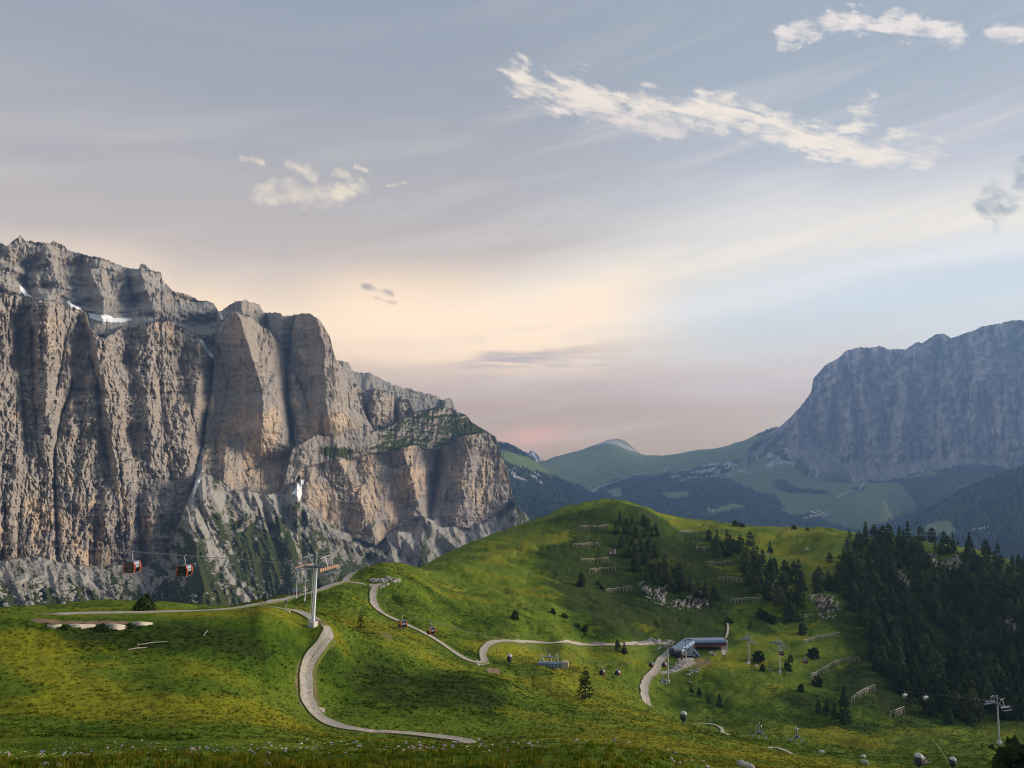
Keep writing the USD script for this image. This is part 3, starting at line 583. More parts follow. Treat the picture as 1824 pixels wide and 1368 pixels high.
    # ---- lower bastion in three parts below the grassy ledge
    Tb = pl([(515, 900), (522, 868), (528, 850), (540, 832), (580, 822), (630, 815), (660, 806), (690, 803), (716, 796), (735, 792), (770, 800), (800, 790), (822, 776), (850, 771), (870, 769), (884, 777), (891, 806), (905, 835), (910, 870), (917, 900), (925, 912)], X) + 1.5 * fb(X / 8, X * 0 + 29, 3, 256)
    bas = R0 - 55 + 0.22 * (960 - Y) + 0.75 * relief + 0.0
    bas = bas + arete([(600, 815), (640, 880), (668, 965)], 1.5, 2.4, 70) + arete([(716, 796), (736, 860), (752, 915)], 2.4, 2.6, 90) + arete([(842, 772), (836, 840), (830, 930)], 1.1, 0.7, 80)
    bas = bas + gully([(658, 800), (672, 860), (694, 940)], 110, 9) + gully([(782, 796), (776, 850), (764, 915)], 120, 9) + gully([(545, 850), (552, 900)], 60, 8)
    D['bastion'] = np.where((Y >= Tb) & (X > 512), bas, 1e9)
    # ---- grassy shoulder and pinnacles above the bastion
    Ts = pl([(500, 880), (520, 800), (560, 775), (620, 765), (660, 770), (690, 760), (740, 735), (770, 728), (786, 724), (800, 728), (815, 736), (830, 738), (840, 752), (869, 769), (884, 777), (900, 800)], X)
    sh = R0 + 40 + 1.35 * np.maximum(800 - Y, 0) + 0.45 * relief + 160 * sst(0, 10, Y - Tb)
    D['shoulder'] = np.where((Y >= Ts) & (X > 500) & (X < 893), sh, 1e9)
    Tn = pl([(600, 800), (618, 720), (626, 700), (634, 684), (641, 690), (648, 712), (656, 724), (660, 704), (668, 694), (690, 698), (702, 710), (708, 716), (716, 706), (730, 712), (738, 732), (752, 744), (762, 760)], X) + 2.2 * fb(X / 4, X * 0 + 39, 3, 258)
    pn = R0 + 120 + 0.4 * (800 - Y) + 1.0 * relief + gully([(652, 690), (656, 780)], 90, 5) + gully([(706, 705), (704, 790)], 70, 5)
    D['pinnacles'] = np.where((Y >= Tn) & (X > 604) & (X < 764) & (Y < Tb + 10), pn, 1e9)
    # ---- upper plateau mountains behind
    back = R0 + 620 + 1.5 * (620 - Y) + 0.8 * relief
    st = fb(wx / 40, wy / 16, 3, 262)
    back = back + 50 * st + 70 * np.abs(((Y / 36 + 0.4 * fb(X / 70, Y / 70, 2, 266)) % 1.0) - 0.5)
    back = back + arete([(150, 452), (170, 500), (185, 545)], 3.0, 2.0, 60) + arete([(250, 470), (262, 520), (275, 560)], 2.6, 1.6, 70) + gully([(228, 480), (236, 540)], 60, 6) + arete([(88, 440), (100, 490), (112, 520)], 2, 2, 50) + gully([(50, 470), (42, 500), (60, 530)], 70, 10)
    D['back'] = np.where(X < 410, back, 1e9)
    dome_ = R0 + 520 + 1.2 * (640 - Y) + 0.5 * relief + arete([(430, 535), (432, 560)], 2, 2.0, 40) + arete([(500, 555), (502, 640)], 2.2, 2.2, 60) + gully([(474, 545), (478, 640)], 80, 6)
    D['domes'] = np.where((X >= 386) & (X < 600), dome_, 1e9)
    rb = R0 + 700 + 2.6 * (740 - Y) + 0.5 * relief
    rb = rb + arete([(612, 644), (616, 670)], 2, 3, 60) + arete([(793, 708), (792, 740)], 3, 2, 40) + gully([(783, 712), (786, 745)], 60, 4)
    D['ridge'] = np.where((X >= 585), rb, 1e9)
    # ---- scree fans and the rough green apron
    ap = R0 - 60 - 75 * sst(400, 300, X) - 1.75 * (Y - Ta) - 0.35 * np.maximum(0, Y - 1000)
    fans = fb(wx / 34 - 0.30 * wy / 34, wy / 240, 3, 274, ridge=True)
    ap = ap - 34 * fans + 14 * fb(wx / 12, wy / 20, 4, 277) + 5 * fb(X / 4, Y / 5, 3, 281)
    for px_, d, w in (([(352, 880), (365, 930), (390, 990), (415, 1030), (445, 1065)], 26, 7), ([(524, 880), (512, 920), (530, 970), (545, 1030)], 22, 4), ([(120, 1000), (170, 1040), (215, 1075)], 18, 6), ([(245, 1040), (270, 1085)], 12, 4)):
        ap = ap + gully(px_, d, w)
    ap = ap + arete([(540, 900), (600, 955), (680, 990), (720, 1010)], 1.1, 1.3, 40) + arete([(704, 943), (735, 975), (760, 1005)], 1.8, 1.8, 45) + arete([(752, 918), (800, 965), (850, 1000)], 1.8, 1.4, 45)
    for k in D: D[k] = np.where(Y < Ta + 3, D[k], 1e9)
    D['apron'] = np.where(Y >= Ta, ap, 1e9)
    names = list(D); st_ = np.stack([D[k] for k in names]); kk = st_.argmin(0)
    return st_.min(0), np.array(names)[kk], Y - Ta, blk, pil, flu
BR, BL, BDa, Bblk, Bpil, Bflu = massif_depth(BX, BY)
lum = {k: BL == k for k in ('wall', 'gully', 'tower', 'pillar', 'bastion', 'shoulder', 'pinnacles', 'back', 'domes', 'ridge', 'apron')}
mp = P(BX, BY, BR)
# how steep each place is
du = np.gradient(mp, axis=1); dv = np.gradient(mp, axis=0); nrm = np.cross(dv, du); nrm /= np.linalg.norm(nrm, axis=-1, keepdims=True) + 1e-9
nrm *= np.sign(-(nrm * mp).sum(-1, keepdims=True)); flat = nrm[..., 2]
org = np.zeros_like(BX); org += 0.16
wn = fb(BX / 22, BY / 34, 4, 300); wn2 = fb(BX / 9, BY / 26, 4, 304); wn3 = fb(BX / 60, BY / 60, 3, 308)
org = np.where(lum['wall'], 0.22 + 0.30 * sst(860, 905, BY) + 0.55 * wn + 0.2 * wn3, org)
org = np.where(lum['bastion'], 0.52 + 0.55 * wn + 0.30 * wn2, org)
org = np.where(lum['tower'] | lum['pillar'], 0.18 + 0.40 * sst(690, 760, BY) + 0.55 * wn, org)
org = np.where(lum['pinnacles'], 0.3 + 0.4 * wn, org)
org = np.where(lum['back'] | lum['domes'] | lum['ridge'], 0.05 + 0.35 * wn, org)
stain = 0.20 + 0.55 * wn2 + 0.25 * n2(BX / 3.5, BY / 60, 310)
stain = np.where(lum['bastion'], stain + 0.15, stain); stain = np.where(lum['wall'] & (BY > 880), stain + 0.22, stain)
stain = np.where(lum['apron'] | lum['back'] | lum['ridge'], stain - 0.4, stain)
grass = np.zeros_like(BX)
grass = np.where(~lum['apron'], 0.5 * sst(0.62, 0.85, flat) * sst(650, 760, BY) + 0.15 * wn3, grass)
grass = np.where(lum['shoulder'], 0.75 * sst(640, 700, BX) * sst(0.25, 0.55, flat) + 0.3 * wn + 0.1, grass)
gb = lambda cx, cy, sx, sy: np.exp(-((BX - cx) / sx) ** 2 - ((BY - cy) / sy) ** 2)
grass = np.where(~lum['apron'], grass + 0.8 * gb(600, 806, 36, 12) + 0.8 * gb(830, 765, 46, 16) * lum['shoulder'] + 0.5 * gb(700, 800, 50, 8), grass)
scree = np.zeros_like(BX)
scree = np.where(lum['back'] | lum['ridge'] | lum['domes'], 0.38 + 0.8 * sst(0.30, 0.6, flat) + 0.3 * wn, scree)
scree += 1.3 * gb(230, 582, 75, 22) * (lum['back'] | lum['gully']) + 0.5 * gb(720, 690, 80, 18) * lum['ridge']
scree = np.where(lum['gully'], 0.6, scree)
fanN = fb((BX - 0.55 * BY) / 13, BY / 130, 4, 320); fan2 = fb(BX / 9, BY / 12, 4, 324)
sc = 0.66 - 0.72 * sst(10, 90, BDa) + 0.55 * fanN + 0.75 * fan2
sc = np.where(BX < 190, sc + 0.34 * sst(200, 60, BX), sc); sc = np.where((BX > 690) & (BX < 880), sc + 0.55, sc); sc = sc + 0.9 * np.exp(-((BX - 470) / 46) ** 2 - ((BDa - 14) / 26) ** 2)
def along(pts, w):
    xs = plx(pts, BY); m = sst(pts[0][1] - 10, pts[0][1] + 5, BY) * sst(pts[-1][1] + 15, pts[-1][1], BY)
    return m * np.exp(-((BX - xs) / w) ** 2)
sc += 1.9 * along([(352, 850), (365, 930), (390, 990), (415, 1030), (447, 1068)], 15) + 1.7 * along([(524, 870), (512, 920), (530, 970), (545, 1050)], 5) + 1.3 * along([(390, 880), (405, 940), (412, 980)], 8) + 1.1 * along([(118, 1000), (170, 1040), (225, 1078)], 8) + 1.1 * along([(245, 1030), (275, 1085)], 4)
gA = 0.36 + 0.70 * sst(20, 100, BDa) - 0.85 * fan2 - 0.3 * fanN
gA = np.where(BX > 880, gA + 0.4, gA)
scree = np.where(lum['apron'], sc, scree); grass = np.where(lum['apron'], np.where(sc > 0.62, gA * 0.4, gA), grass)
btone = np.clip(np.stack([org, grass, scree], -1), 0, 1.2)
# the mass behind the skyline, so that the mountain is a body and not a sheet
bk = []
for k_, (dr, dz) in enumerate(((60, 6), (200, 60), (600, 330), (1200, 900))):
    az_, t_ = ray(XX, top); r_ = BR[0] + dr; z_ = BR[0] * t_ - dz
    bk.append(np.stack([r_ * np.sin(az_), r_ * np.cos(az_), z_], -1))
MV = np.vstack([np.stack(bk[::-1]), mp]); pad = lambda a: np.vstack([np.repeat(a[:1], 4, 0), a])
mountain = tag(UsdGeom.Xform.Define(stage, path_for('mountain')), kind='structure', label='huge fissured grey and ochre dolomite massif with scree fans')
obj('rock_wall', (MV.reshape(-1, 3), grid_faces(nY + 4, nX)), ROCK, mountain, smooth=True, attrs={'tone': pad(btone).reshape(-1, 3), 'stain': pad(np.clip(stain, 0, 1.2)).ravel()})
SNOW = plain('old_snow', (0.66, 0.68, 0.71), 0.7, var=0.06, scale=0.05)
def snow(poly, lift=3.0):
    m = inpoly(BX + 1.2 * fb(BX / 5, BY / 5, 3, 330), BY + 1.5 * fb(BX / 5, BY / 5, 3, 333), poly)
    fm = m[:-1, :-1] & m[1:, 1:] & m[1:, :-1] & m[:-1, 1:]
    if not fm.any(): return
    rs = BR.copy()
    from scipy.ndimage import gaussian_filter
    rs = np.minimum(gaussian_filter(rs, 1.5), rs) - lift
    pv = P(BX, BY, rs).reshape(-1, 3); f = grid_faces(nY, nX, fm); u, inv = np.unique(f, return_inverse=True)
    obj('snow_patch', (pv[u], inv.reshape(f.shape)), SNOW, mountain, smooth=True)
snow([(360, 798), (364, 800), (360, 830), (361, 842), (352, 870), (344, 888), (342, 885), (347, 860), (349, 838), (355, 818)])
snow([(534, 853), (543, 853), (540, 868), (537, 886), (533, 896), (529, 884), (518, 880), (527, 868)])
snow([(157, 556), (172, 560), (190, 558), (205, 565), (230, 566), (236, 570), (215, 576), (185, 574), (160, 568)])
snow([(122, 532), (128, 540), (146, 548), (145, 553), (128, 548), (118, 540)])
snow([(33, 505), (40, 512), (52, 524), (58, 530), (44, 526), (34, 518)])
snow([(355, 602), (362, 606), (374, 624), (382, 636), (379, 640), (368, 630), (358, 614)])
snow([(48, 470), (57, 468), (46, 486)])
snow([(393, 556), (398, 566), (396, 572), (390, 562)])

# ------------------------------------------------------------------ the far massif on the right
ROCK2 = make_rock('far_rock', [(0.20, 0.185, 0.185), (0.44, 0.41, 0.40), (0.22, 0.195, 0.19), (0.42, 0.365, 0.335), (0.48, 0.33, 0.24), (0.64, 0.46, 0.33), (0.07, 0.07, 0.075)], k=0.33)
SKY_R = [(1330, 800), (1345, 786), (1358, 778), (1391, 759), (1423, 728), (1437, 710), (1446, 694), (1448, 676), (1469, 651), (1489, 641), (1509, 624), (1532, 619), (1566, 617), (1583, 622), (1613, 621), (1633, 609), (1643, 611), (1667, 595), (1680, 595), (1694, 602), (1727, 592), (1748, 582), (1778, 577), (1805, 570), (1824, 571), (1880, 580), (1960, 600), (2040, 640), (2120, 690)]
mX, mY = 560, 300
X2 = np.linspace(1332, 2110, mX); top2 = pl(SKY_R, X2) + 1.6 * fb(X2 / 8, X2 * 0 + 2, 4, 400) * sst(1400, 1450, X2) + 0.9 * fb(X2 / 3, X2 * 0, 2, 404)
V2 = np.linspace(0, 1, mY)[:, None]; CX = np.broadcast_to(X2, (mY, mX)); CY = top2 + (875 - top2) * V2
w2x = CX + 5 * fb(CX / 40, CY / 50, 3, 410)
rel2 = -230 * fb(w2x / 48, CY / 300, 2, 412, ridge=True) - 140 * fb(w2x / 17 - CY / 120, CY / 90, 3, 415, ridge=True) - 40 * fb(w2x / 6.5, CY / 16, 3, 418, ridge=True) + 75 * fb(w2x / 8, CY / 8, 4, 421) + 10 * fb(CX / 2.5, CY / 3, 2, 425) + 30 * np.abs(((CY / 20 + 0.7 * fb(CX / 80, CY / 60, 2, 428)) % 1.0) - 0.5)
CR = pl([(1332, 8300), (1445, 8150), (1600, 7900), (1824, 7500), (2110, 7000)], CX) + 2.4 * (830 - CY) + rel2
base2 = pl([(1332, 802), (1400, 806), (1438, 790), (1452, 800), (1480, 815), (1520, 822), (1560, 828), (1640, 822), (1700, 815), (1760, 822), (1824, 832), (2110, 850)], CX) + 6 * fb(CX / 14, CX * 0, 3, 430)
low2 = sst(-6, 10, CY - base2)
CR = CR * (1 - low2) + (pl([(1332, 8100), (1445, 7950), (1600, 7700), (1824, 7300), (2110, 6800)], CX) - 9 * (CY - base2) - 90 * fb((CX - 0.4 * CY) / 14, CY / 90, 3, 433, ridge=True) + 20 * fb(CX / 5, CY / 5, 3, 435)) * low2
leftfan = sst(1445, 1400, CX)
cp = P(CX, CY, CR)
c1 = fb(CX / 26, CY / 40, 4, 440); c2 = fb(CX / 7, CY / 30, 4, 443)
ct = np.stack([0.12 + 0.5 * c1 + 0.3 * np.exp(-((CX - 1800) / 60) ** 2 - ((CY - 730) / 60) ** 2), 0.75 * low2 * sst(0, 45, CY - base2) * (0.6 + 0.9 * c1) + 0.5 * leftfan * (0.7 - 0.9 * fb((CX + CY) / 14, (CX - CY) / 50, 3, 446)), low2 * sst(75, 8, CY - base2) * (0.85 + 1.0 * fb((CX - 0.5 * CY) / 10, CY / 60, 3, 449)) + 0.45 * leftfan], -1)
bk = []
for dr, dz in ((200, 20), (900, 300), (2200, 1300)):
    az_, t_ = ray(X2, top2); r_ = CR[0] + dr; z_ = CR[0] * t_ - dz; bk.append(np.stack([r_ * np.sin(az_), r_ * np.cos(az_), z_], -1))
pad3 = lambda a: np.vstack([np.repeat(a[:1], 3, 0), a])
far_m = obj('mountain', (np.vstack([np.stack(bk[::-1]), cp]).reshape(-1, 3), grid_faces(mY + 3, mX)), ROCK2, smooth=True, attrs={'tone': pad3(np.clip(ct, 0, 1)).reshape(-1, 3), 'stain': pad3(np.clip(0.25 + 0.8 * c2, 0, 1)).ravel()})
tag(far_m, kind='structure', label='broad blue grey rock wall rising on the right beyond the valley')

# ------------------------------------------------------------------ the valley and hills between
VP = []
def vp(*rows): VP.extend(rows)
vp((880, 800, 5200), (905, 806, 5200), (930, 818, 5300), (960, 826, 5600), (1000, 812, 8800), (970, 822, 8600), (1040, 800, 9300), (1070, 790, 9500), (1097, 783, 9600), (1115, 788, 9600), (1140, 808, 9500), (1170, 811, 9600), (1230, 806, 9600), (1290, 794, 9300), (1345, 782, 8700), (1380, 776, 8500), (1420, 770, 8700))
for X, Y in ((905, 806), (1000, 812), (1097, 783), (1170, 811), (1290, 794), (1380, 776)): vp((X, Y + 60, 11500), (X, Y + 90, 13500))
vp((700, 830, 5200), (400, 850, 5200), (0, 860, 5200), (-300, 860, 5200), (700, 900, 3800), (0, 920, 3500), (-300, 920, 3500))
for X in (-300, 0, 400, 700): vp((X, 900, 8000), (X, 900, 13500))
vp((1050, 850, 7600), (1150, 840, 8000), (1250, 830, 8200), (1330, 815, 8100), (1000, 860, 6200), (940, 870, 4800), (1000, 915, 4300), (950, 930, 4000), (1100, 880, 6400), (1200, 860, 7200), (1300, 850, 7400), (1390, 830, 7700), (1450, 856, 7350), (1520, 862, 7200), (1580, 858, 7150), (1640, 846, 7100), (1720, 842, 7000), (1800, 850, 6800), (1900, 860, 6500), (2100, 880, 6200))
vp((1100, 920, 5200), (1200, 900, 5700), (1300, 890, 6100), (1400, 890, 6300), (1480, 920, 5900), (1400, 925, 5400), (1300, 930, 5000), (1550, 895, 6200), (1600, 880, 6400), (1560, 935, 5500), (1500, 955, 5000), (1200, 950, 4500), (1100, 960, 4300))
vp((1560, 968, 5504), (1600, 945, 5376), (1650, 915, 5312), (1700, 890, 5248), (1760, 864, 5184), (1824, 838, 5120), (1900, 815, 5056), (2000, 790, 4992), (2150, 770, 4864))
vp((1600, 985, 4224), (1700, 960, 3968), (1824, 920, 3840), (1824, 990, 3328), (2000, 900, 3712), (2150, 900, 3584), (1500, 1020, 4480), (1300, 1010, 3600), (1100, 1020, 3400), (950, 1010, 3200))
for X, Y in ((1650, 915), (1760, 864), (1900, 815), (2100, 775)): vp((X, Y + 45, 6100))
for X in (900, 1100, 1300, 1500, 1700, 1900, 2150): vp((X, 1090, 2200))
for X in (1500, 1700, 1900, 2150): vp((X, 900, 9500), (X, 900, 13500))
for X in (-300, 0, 400, 700): vp((X, 1000, 2300))
_va, _vt = ray(*np.array(VP)[:, :2].T)
_vr = RBFInterpolator(np.stack([_va * 3.0, np.log(np.array(VP)[:, 2])], 1), _vt, kernel='thin_plate_spline', smoothing=1e-5)
va, vl = np.linspace(-0.78, 0.80, 150), np.linspace(math.log(2200), math.log(13500), 130)
_vs = RectBivariateSpline(va, vl, _vr(np.stack(np.meshgrid(va * 3.0, vl, indexing='ij'), -1).reshape(-1, 2)).reshape(150, 130))
def vheight(x, y):
    r = np.hypot(x, y); z = r * _vs.ev(np.arctan2(x, y), np.log(np.clip(r, 2200, 13500)))
    return z + 22 * fb(x / 420, y / 420, 4, 500) + 9 * fb(x / 110, y / 110, 3, 505) - 14 * fb(x / 300, y / 300, 3, 508, ridge=True)
VA, VL = 700, 330
G1, G2 = np.meshgrid(np.linspace(-0.75, 0.76, VA), np.linspace(math.log(2250), math.log(11200), VL), indexing='xy')
vx, vy = np.exp(G2) * np.sin(G1), np.exp(G2) * np.cos(G1); vz = vheight(vx, vy)
vpx, vpy = proj(np.stack([vx, vy, vz], -1)); vr = np.exp(G2)
from scipy.ndimage import gaussian_filter
def vmask(poly, r0=2500, r1=14000, soft=1.2): return gaussian_filter((inpoly(vpx + 5 * fb(vx / 260, vy / 260, 3, 520), vpy + 4 * fb(vx / 200, vy / 200, 3, 523), poly) & (vr > r0) & (vr < r1)).astype(float), soft)
open_ = np.zeros_like(vx)
for poly, r0 in (([(885, 800), (960, 822), (1097, 778), (1170, 806), (1345, 776), (1440, 790), (1330, 815), (1250, 832), (1190, 842), (1120, 850), (1080, 862), (1060, 878), (1010, 858), (960, 842), (905, 826)], 4700),
                 ([(1330, 812), (1440, 835), (1480, 858), (1560, 858), (1650, 842), (1800, 838), (1800, 852), (1740, 866), (1660, 892), (1600, 918), (1545, 945), (1500, 935), (1440, 912), (1400, 905), (1390, 888), (1330, 868), (1290, 850)], 5000),
                 ([(1180, 876), (1228, 876), (1232, 886), (1190, 890)], 4500), ([(1255, 908), (1300, 896), (1330, 900), (1270, 915)], 4200), ([(1392, 906), (1432, 904), (1440, 916), (1404, 918)], 4200), ([(1650, 935), (1695, 930), (1700, 952), (1655, 956)], 2600), ([(1080, 872), (1105, 868), (1110, 882), (1090, 884)], 5000)):
    open_ = np.maximum(open_, vmask(poly, r0))
bands = fb((vx + 0.4 * vy) / 420, (vy - 0.4 * vx) / 900, 4, 530)
wood = np.clip((1 - open_) * 1.0 + 0.35 * bands * (1 - open_) + sst(0.12, 0.4, bands) * open_ * sst(815, 850, vpy) * sst(1330, 1420, vpx) * 0.95, 0, 1)
rocky = np.clip(0.9 * vmask([(1180, 842), (1330, 815), (1450, 782), (1460, 830), (1390, 838), (1300, 850), (1210, 862)], 6500) * (0.45 + 1.0 * fb(vx / 90, vy / 90, 4, 540)), 0, 1)
rocky = np.maximum(rocky, vmask([(905, 818), (945, 836), (990, 850), (970, 866), (910, 850)], 4000) * sst(-0.1, 0.4, fb(vx / 80, vy / 80, 4, 544)))
rocky = np.maximum(rocky, vmask([(1052, 796), (1097, 778), (1140, 808), (1120, 806), (1100, 794), (1075, 798)], 9000, 10500, 0.8) * 0.8)
for poly in ([(1738, 906), (1775, 888), (1808, 880), (1800, 892), (1760, 900)], [(1720, 944), (1760, 934), (1762, 940), (1728, 948)], [(1708, 898), (1722, 895), (1726, 925), (1718, 928)]):
    rocky = np.maximum(rocky, 0.8 * vmask(poly, 2500, 4000, 0.8) * sst(-0.2, 0.3, fb(vx / 30, vy / 30, 3, 548)))
vtone = np.stack([rocky, np.clip(wood, 0, 1), np.clip(0.5 + 0.5 * bands, 0, 1)], -1)
def make_valley():
    g = Graph(); pos = g.node('geometry', 'position')
    sp = g.node('separate_xyz', 'x', vector=g.node('attribute', 'vector', attribute='tone')).split('.')[0]
    tr, tw, tv = R(sp + '.x'), R(sp + '.y'), R(sp + '.z')
    n = g.noise(pos, 0.012, 6.0, 0.65); f = g.noise(pos, 0.06, 5.0, 0.65)
    past = g.mix(n, (0.075, 0.120, 0.030), (0.16, 0.19, 0.055)); past = g.mix(g.mul(tv, 0.4), past, (0.19, 0.20, 0.065))
    wood_ = g.mix(f, (0.010, 0.020, 0.009), (0.030, 0.045, 0.018))
    c = g.mix(g.step(g.add(tw, g.mul(g.sub(f, 0.5), 0.8)), 0.42, 0.62), past, wood_)
    c = g.mix(g.step(g.add(tr, g.mul(g.sub(f, 0.5), 0.8)), 0.40, 0.60), c, g.mix(f, (0.26, 0.25, 0.235), (0.46, 0.44, 0.41)))
    return g.build('valley_ground', g.node('principled_bsdf', 'BSDF', base_color=c, roughness=0.9, specular_ior_level=0.1, normal=g.bump(f, 0.6, 12.0)))
valley = obj('valley', (np.stack([vx, vy, vz], -1).reshape(-1, 3), grid_faces(VL, VA)), make_valley(), smooth=True, attrs={'tone': vtone.reshape(-1, 3)})
tag(valley, kind='structure', label='deep wooded valley and green hills between the two massifs')
# pale jagged peaks on the horizon
def peaks():
    X3 = np.linspace(870, 1010, 140); t3 = pl([(870, 800), (892, 798), (900, 806), (908, 803), (918, 803), (926, 800), (934, 804), (941, 806), (946, 803), (953, 806), (960, 812), (966, 820), (985, 826), (1010, 832)], X3) + 1.2 * fb(X3 / 5, X3 * 0, 3, 600)
    rows = [P(X3, t3 + 40 * v, 10700 - 400 * v + 130 * fb(X3 / 5, X3 * 0 + 40 * v / 8, 3, 603)) for v in np.linspace(0, 1, 14)]
    b0 = rows[0].copy(); b0[:, 1] += 700; b0[:, 2] -= 350
    return np.stack([b0] + rows).reshape(-1, 3), grid_faces(15, 140)
tag(obj('mountain', peaks(), ROCK2, smooth=True, attrs={'tone': np.zeros((15 * 140, 3)), 'stain': np.zeros(15 * 140)}), kind='structure', label='faint jagged peaks on the horizon left of the rounded green hill')
# everything stands on one wide sheet that reaches past the horizon
gs = np.linspace(-1, 1, 41); gx, gy = np.meshgrid(gs * 11400, gs * 7200 + 4150)
tag(obj('ground', (np.stack([gx, gy, np.full_like(gx, -1150.0) + 25 * fb(gx / 2000, gy / 2000, 3, 620)], -1).reshape(-1, 3), grid_faces(41, 41)), plain('low_ground', (0.06, 0.075, 0.03), 0.95, scale=0.01), smooth=True), kind='structure', label='low ground under the valleys')

# ------------------------------------------------------------------ vegetation
rng = np.random.default_rng(5)
def foliage(name, dark, light, trans=0.42, scale=0.6):
    g = Graph(); oc = g.node('texture_coordinate', 'object'); rnd = g.node('object_info', 'random'); isl = g.node('geometry', 'random_per_island')
    n = g.noise(oc, scale, 3.0)
    f = g.add(g.mul(n, 0.55), g.add(g.mul(isl, 0.35), g.mul(g.sub(rnd, 0.5), 0.5)))
    c = g.mix(g.step(f, 0.15, 0.85), dark, light)
    d = g.node('diffuse_bsdf', 'BSDF', color=c); t = g.node('translucent_bsdf', 'BSDF', color=c)
    return g.build(name, g.node('mix_closure', 'closure', fac=trans, closure1=d, closure2=t))
PINE = foliage('pine_needles', (0.052, 0.074, 0.032), (0.135, 0.170, 0.066))
SPRUCE = foliage('spruce_needles', (0.046, 0.074, 0.032), (0.120, 0.165, 0.066))
LARCH = foliage('larch_needles', (0.035, 0.055, 0.013), (0.080, 0.105, 0.028), 0.35)
SHRUB = foliage('shrub_leaves', (0.030, 0.052, 0.014), (0.080, 0.115, 0.030))
BARK = plain('grey_brown_bark', (0.10, 0.075, 0.055), 0.9)
def clumps(pts, sizes, r_, flat=0.6, droop=None):
    base = np.array([[1, 0, -0.35], [-0.5, 0.87, -0.35], [-0.5, -0.87, -0.35], [0, 0, 0.75]]); fc = np.array([[0, 1, 3], [1, 2, 3], [2, 0, 3], [0, 2, 1]])
    n = len(pts); a = r_.uniform(0, 2 * np.pi, n); c, s = np.cos(a), np.sin(a)
    b = base[None] * (sizes[:, None, None] * r_.uniform(0.6, 1.25, (n, 4, 3))); b[..., 2] *= flat
    x = b[..., 0] * c[:, None] - b[..., 1] * s[:, None]; y = b[..., 0] * s[:, None] + b[..., 1] * c[:, None]
    v = np.stack([x, y, b[..., 2]], -1)
    if droop is not None:                          # lean the outer side of a clump down along its branch
        d = pts[:, :2] / (np.linalg.norm(pts[:, :2], axis=1, keepdims=True) + 1e-6)
        v[..., 2] -= droop * (v[..., 0] * d[:, None, 0] + v[..., 1] * d[:, None, 1])
    return trimesh.Trimesh((v + pts[:, None]).reshape(-1, 3), (fc[None] + 4 * np.arange(n)[:, None, None]).reshape(-1, 3), process=False)
def conifer(kind, seed):
    r_ = np.random.default_rng(seed); H = 10.0
    if kind == 'stone_pine': n, R_, prof, lo, sz, dr = 420, 2.75, lambda h: np.clip(np.sin(np.pi * np.clip(h, 0, 1) ** 0.62) ** 0.62, 0.12, 1), 0.10, (0.45, 0.85), 0.25
    elif kind == 'spruce': n, R_, prof, lo, sz, dr = 420, 2.45, lambda h: (1 - h) ** 0.85 + 0.05, 0.06, (0.36, 0.72), 0.55
    else: n, R_, prof, lo, sz, dr = 260, 2.3, lambda h: (1 - h) ** 0.7 * np.clip(h / 0.16, 0.35, 1) + 0.04, 0.14, (0.28, 0.55), 0.3
    whorl = np.sort(r_.uniform(lo, 1, 26))
    h = np.clip(r_.choice(whorl, n) + r_.normal(0, 0.012, n), lo, 0.995); a = r_.uniform(0, 2 * np.pi, n)
    k = np.cumsum(r_.normal(0, 0.22, 12)); side = 1 + 0.22 * np.sin(a * 2 + k[0]) * np.sin(h * 7 + k[1]) + 0.18 * np.sin(a * 3 + h * 11 + k[2])
    rad = R_ * prof(h) * side * np.sqrt(r_.uniform(0.12, 1, n))
    p = np.stack([rad * np.cos(a), rad * np.sin(a), h * H - dr * 0.35 * rad], -1)
    size = r_.uniform(*sz, n) * (0.55 + 0.6 * prof(h))
    crown = clumps(p, size, r_, 0.62, dr)
    tr = MB().tube([(0, 0, -0.6), (0.03, 0, 2), (0.05, 0.04, 5), (0, 0, 9.3)], [0.24, 0.19, 0.12, 0.03], 6)
    for q in p[r_.choice(n, 14)]: tr.tube([(0, 0, max(0.4, q[2] - 0.3)), q * (0.9, 0.9, 1)], [0.05, 0.02], 3)
    return tr.get(), crown
def shrub_mesh(seed, n=120):
    r_ = np.random.default_rng(seed); u = r_.normal(size=(n, 3)); u /= np.linalg.norm(u, axis=1, keepdims=True); u[:, 2] = np.abs(u[:, 2])
    b = 1 + 0.25 * np.sin(3 * u[:, 0] + seed) + 0.2 * np.sin(4 * u[:, 1] + 2 * seed)
    p = u * (b * r_.uniform(0.55, 1, n) ** 0.6)[:, None] * (1.0, 1.0, 0.95)
    st = MB()
    for q in p[:8]: st.tube([(0, 0, -0.2), q * 0.5, q * 0.9], [0.05, 0.03, 0.012], 4)
    return st.get(), clumps(p, r_.uniform(0.16, 0.34, n), r_, 0.8)
PROTO = {}
def make_tree(kind, k):
    mat = {'stone_pine': PINE, 'spruce': SPRUCE, 'larch': LARCH, 'dwarf_pine': SHRUB}[kind]
    return (shrub_mesh(90 + k) if kind == 'dwarf_pine' else conifer(kind, 40 + k + 10 * len(kind))), mat
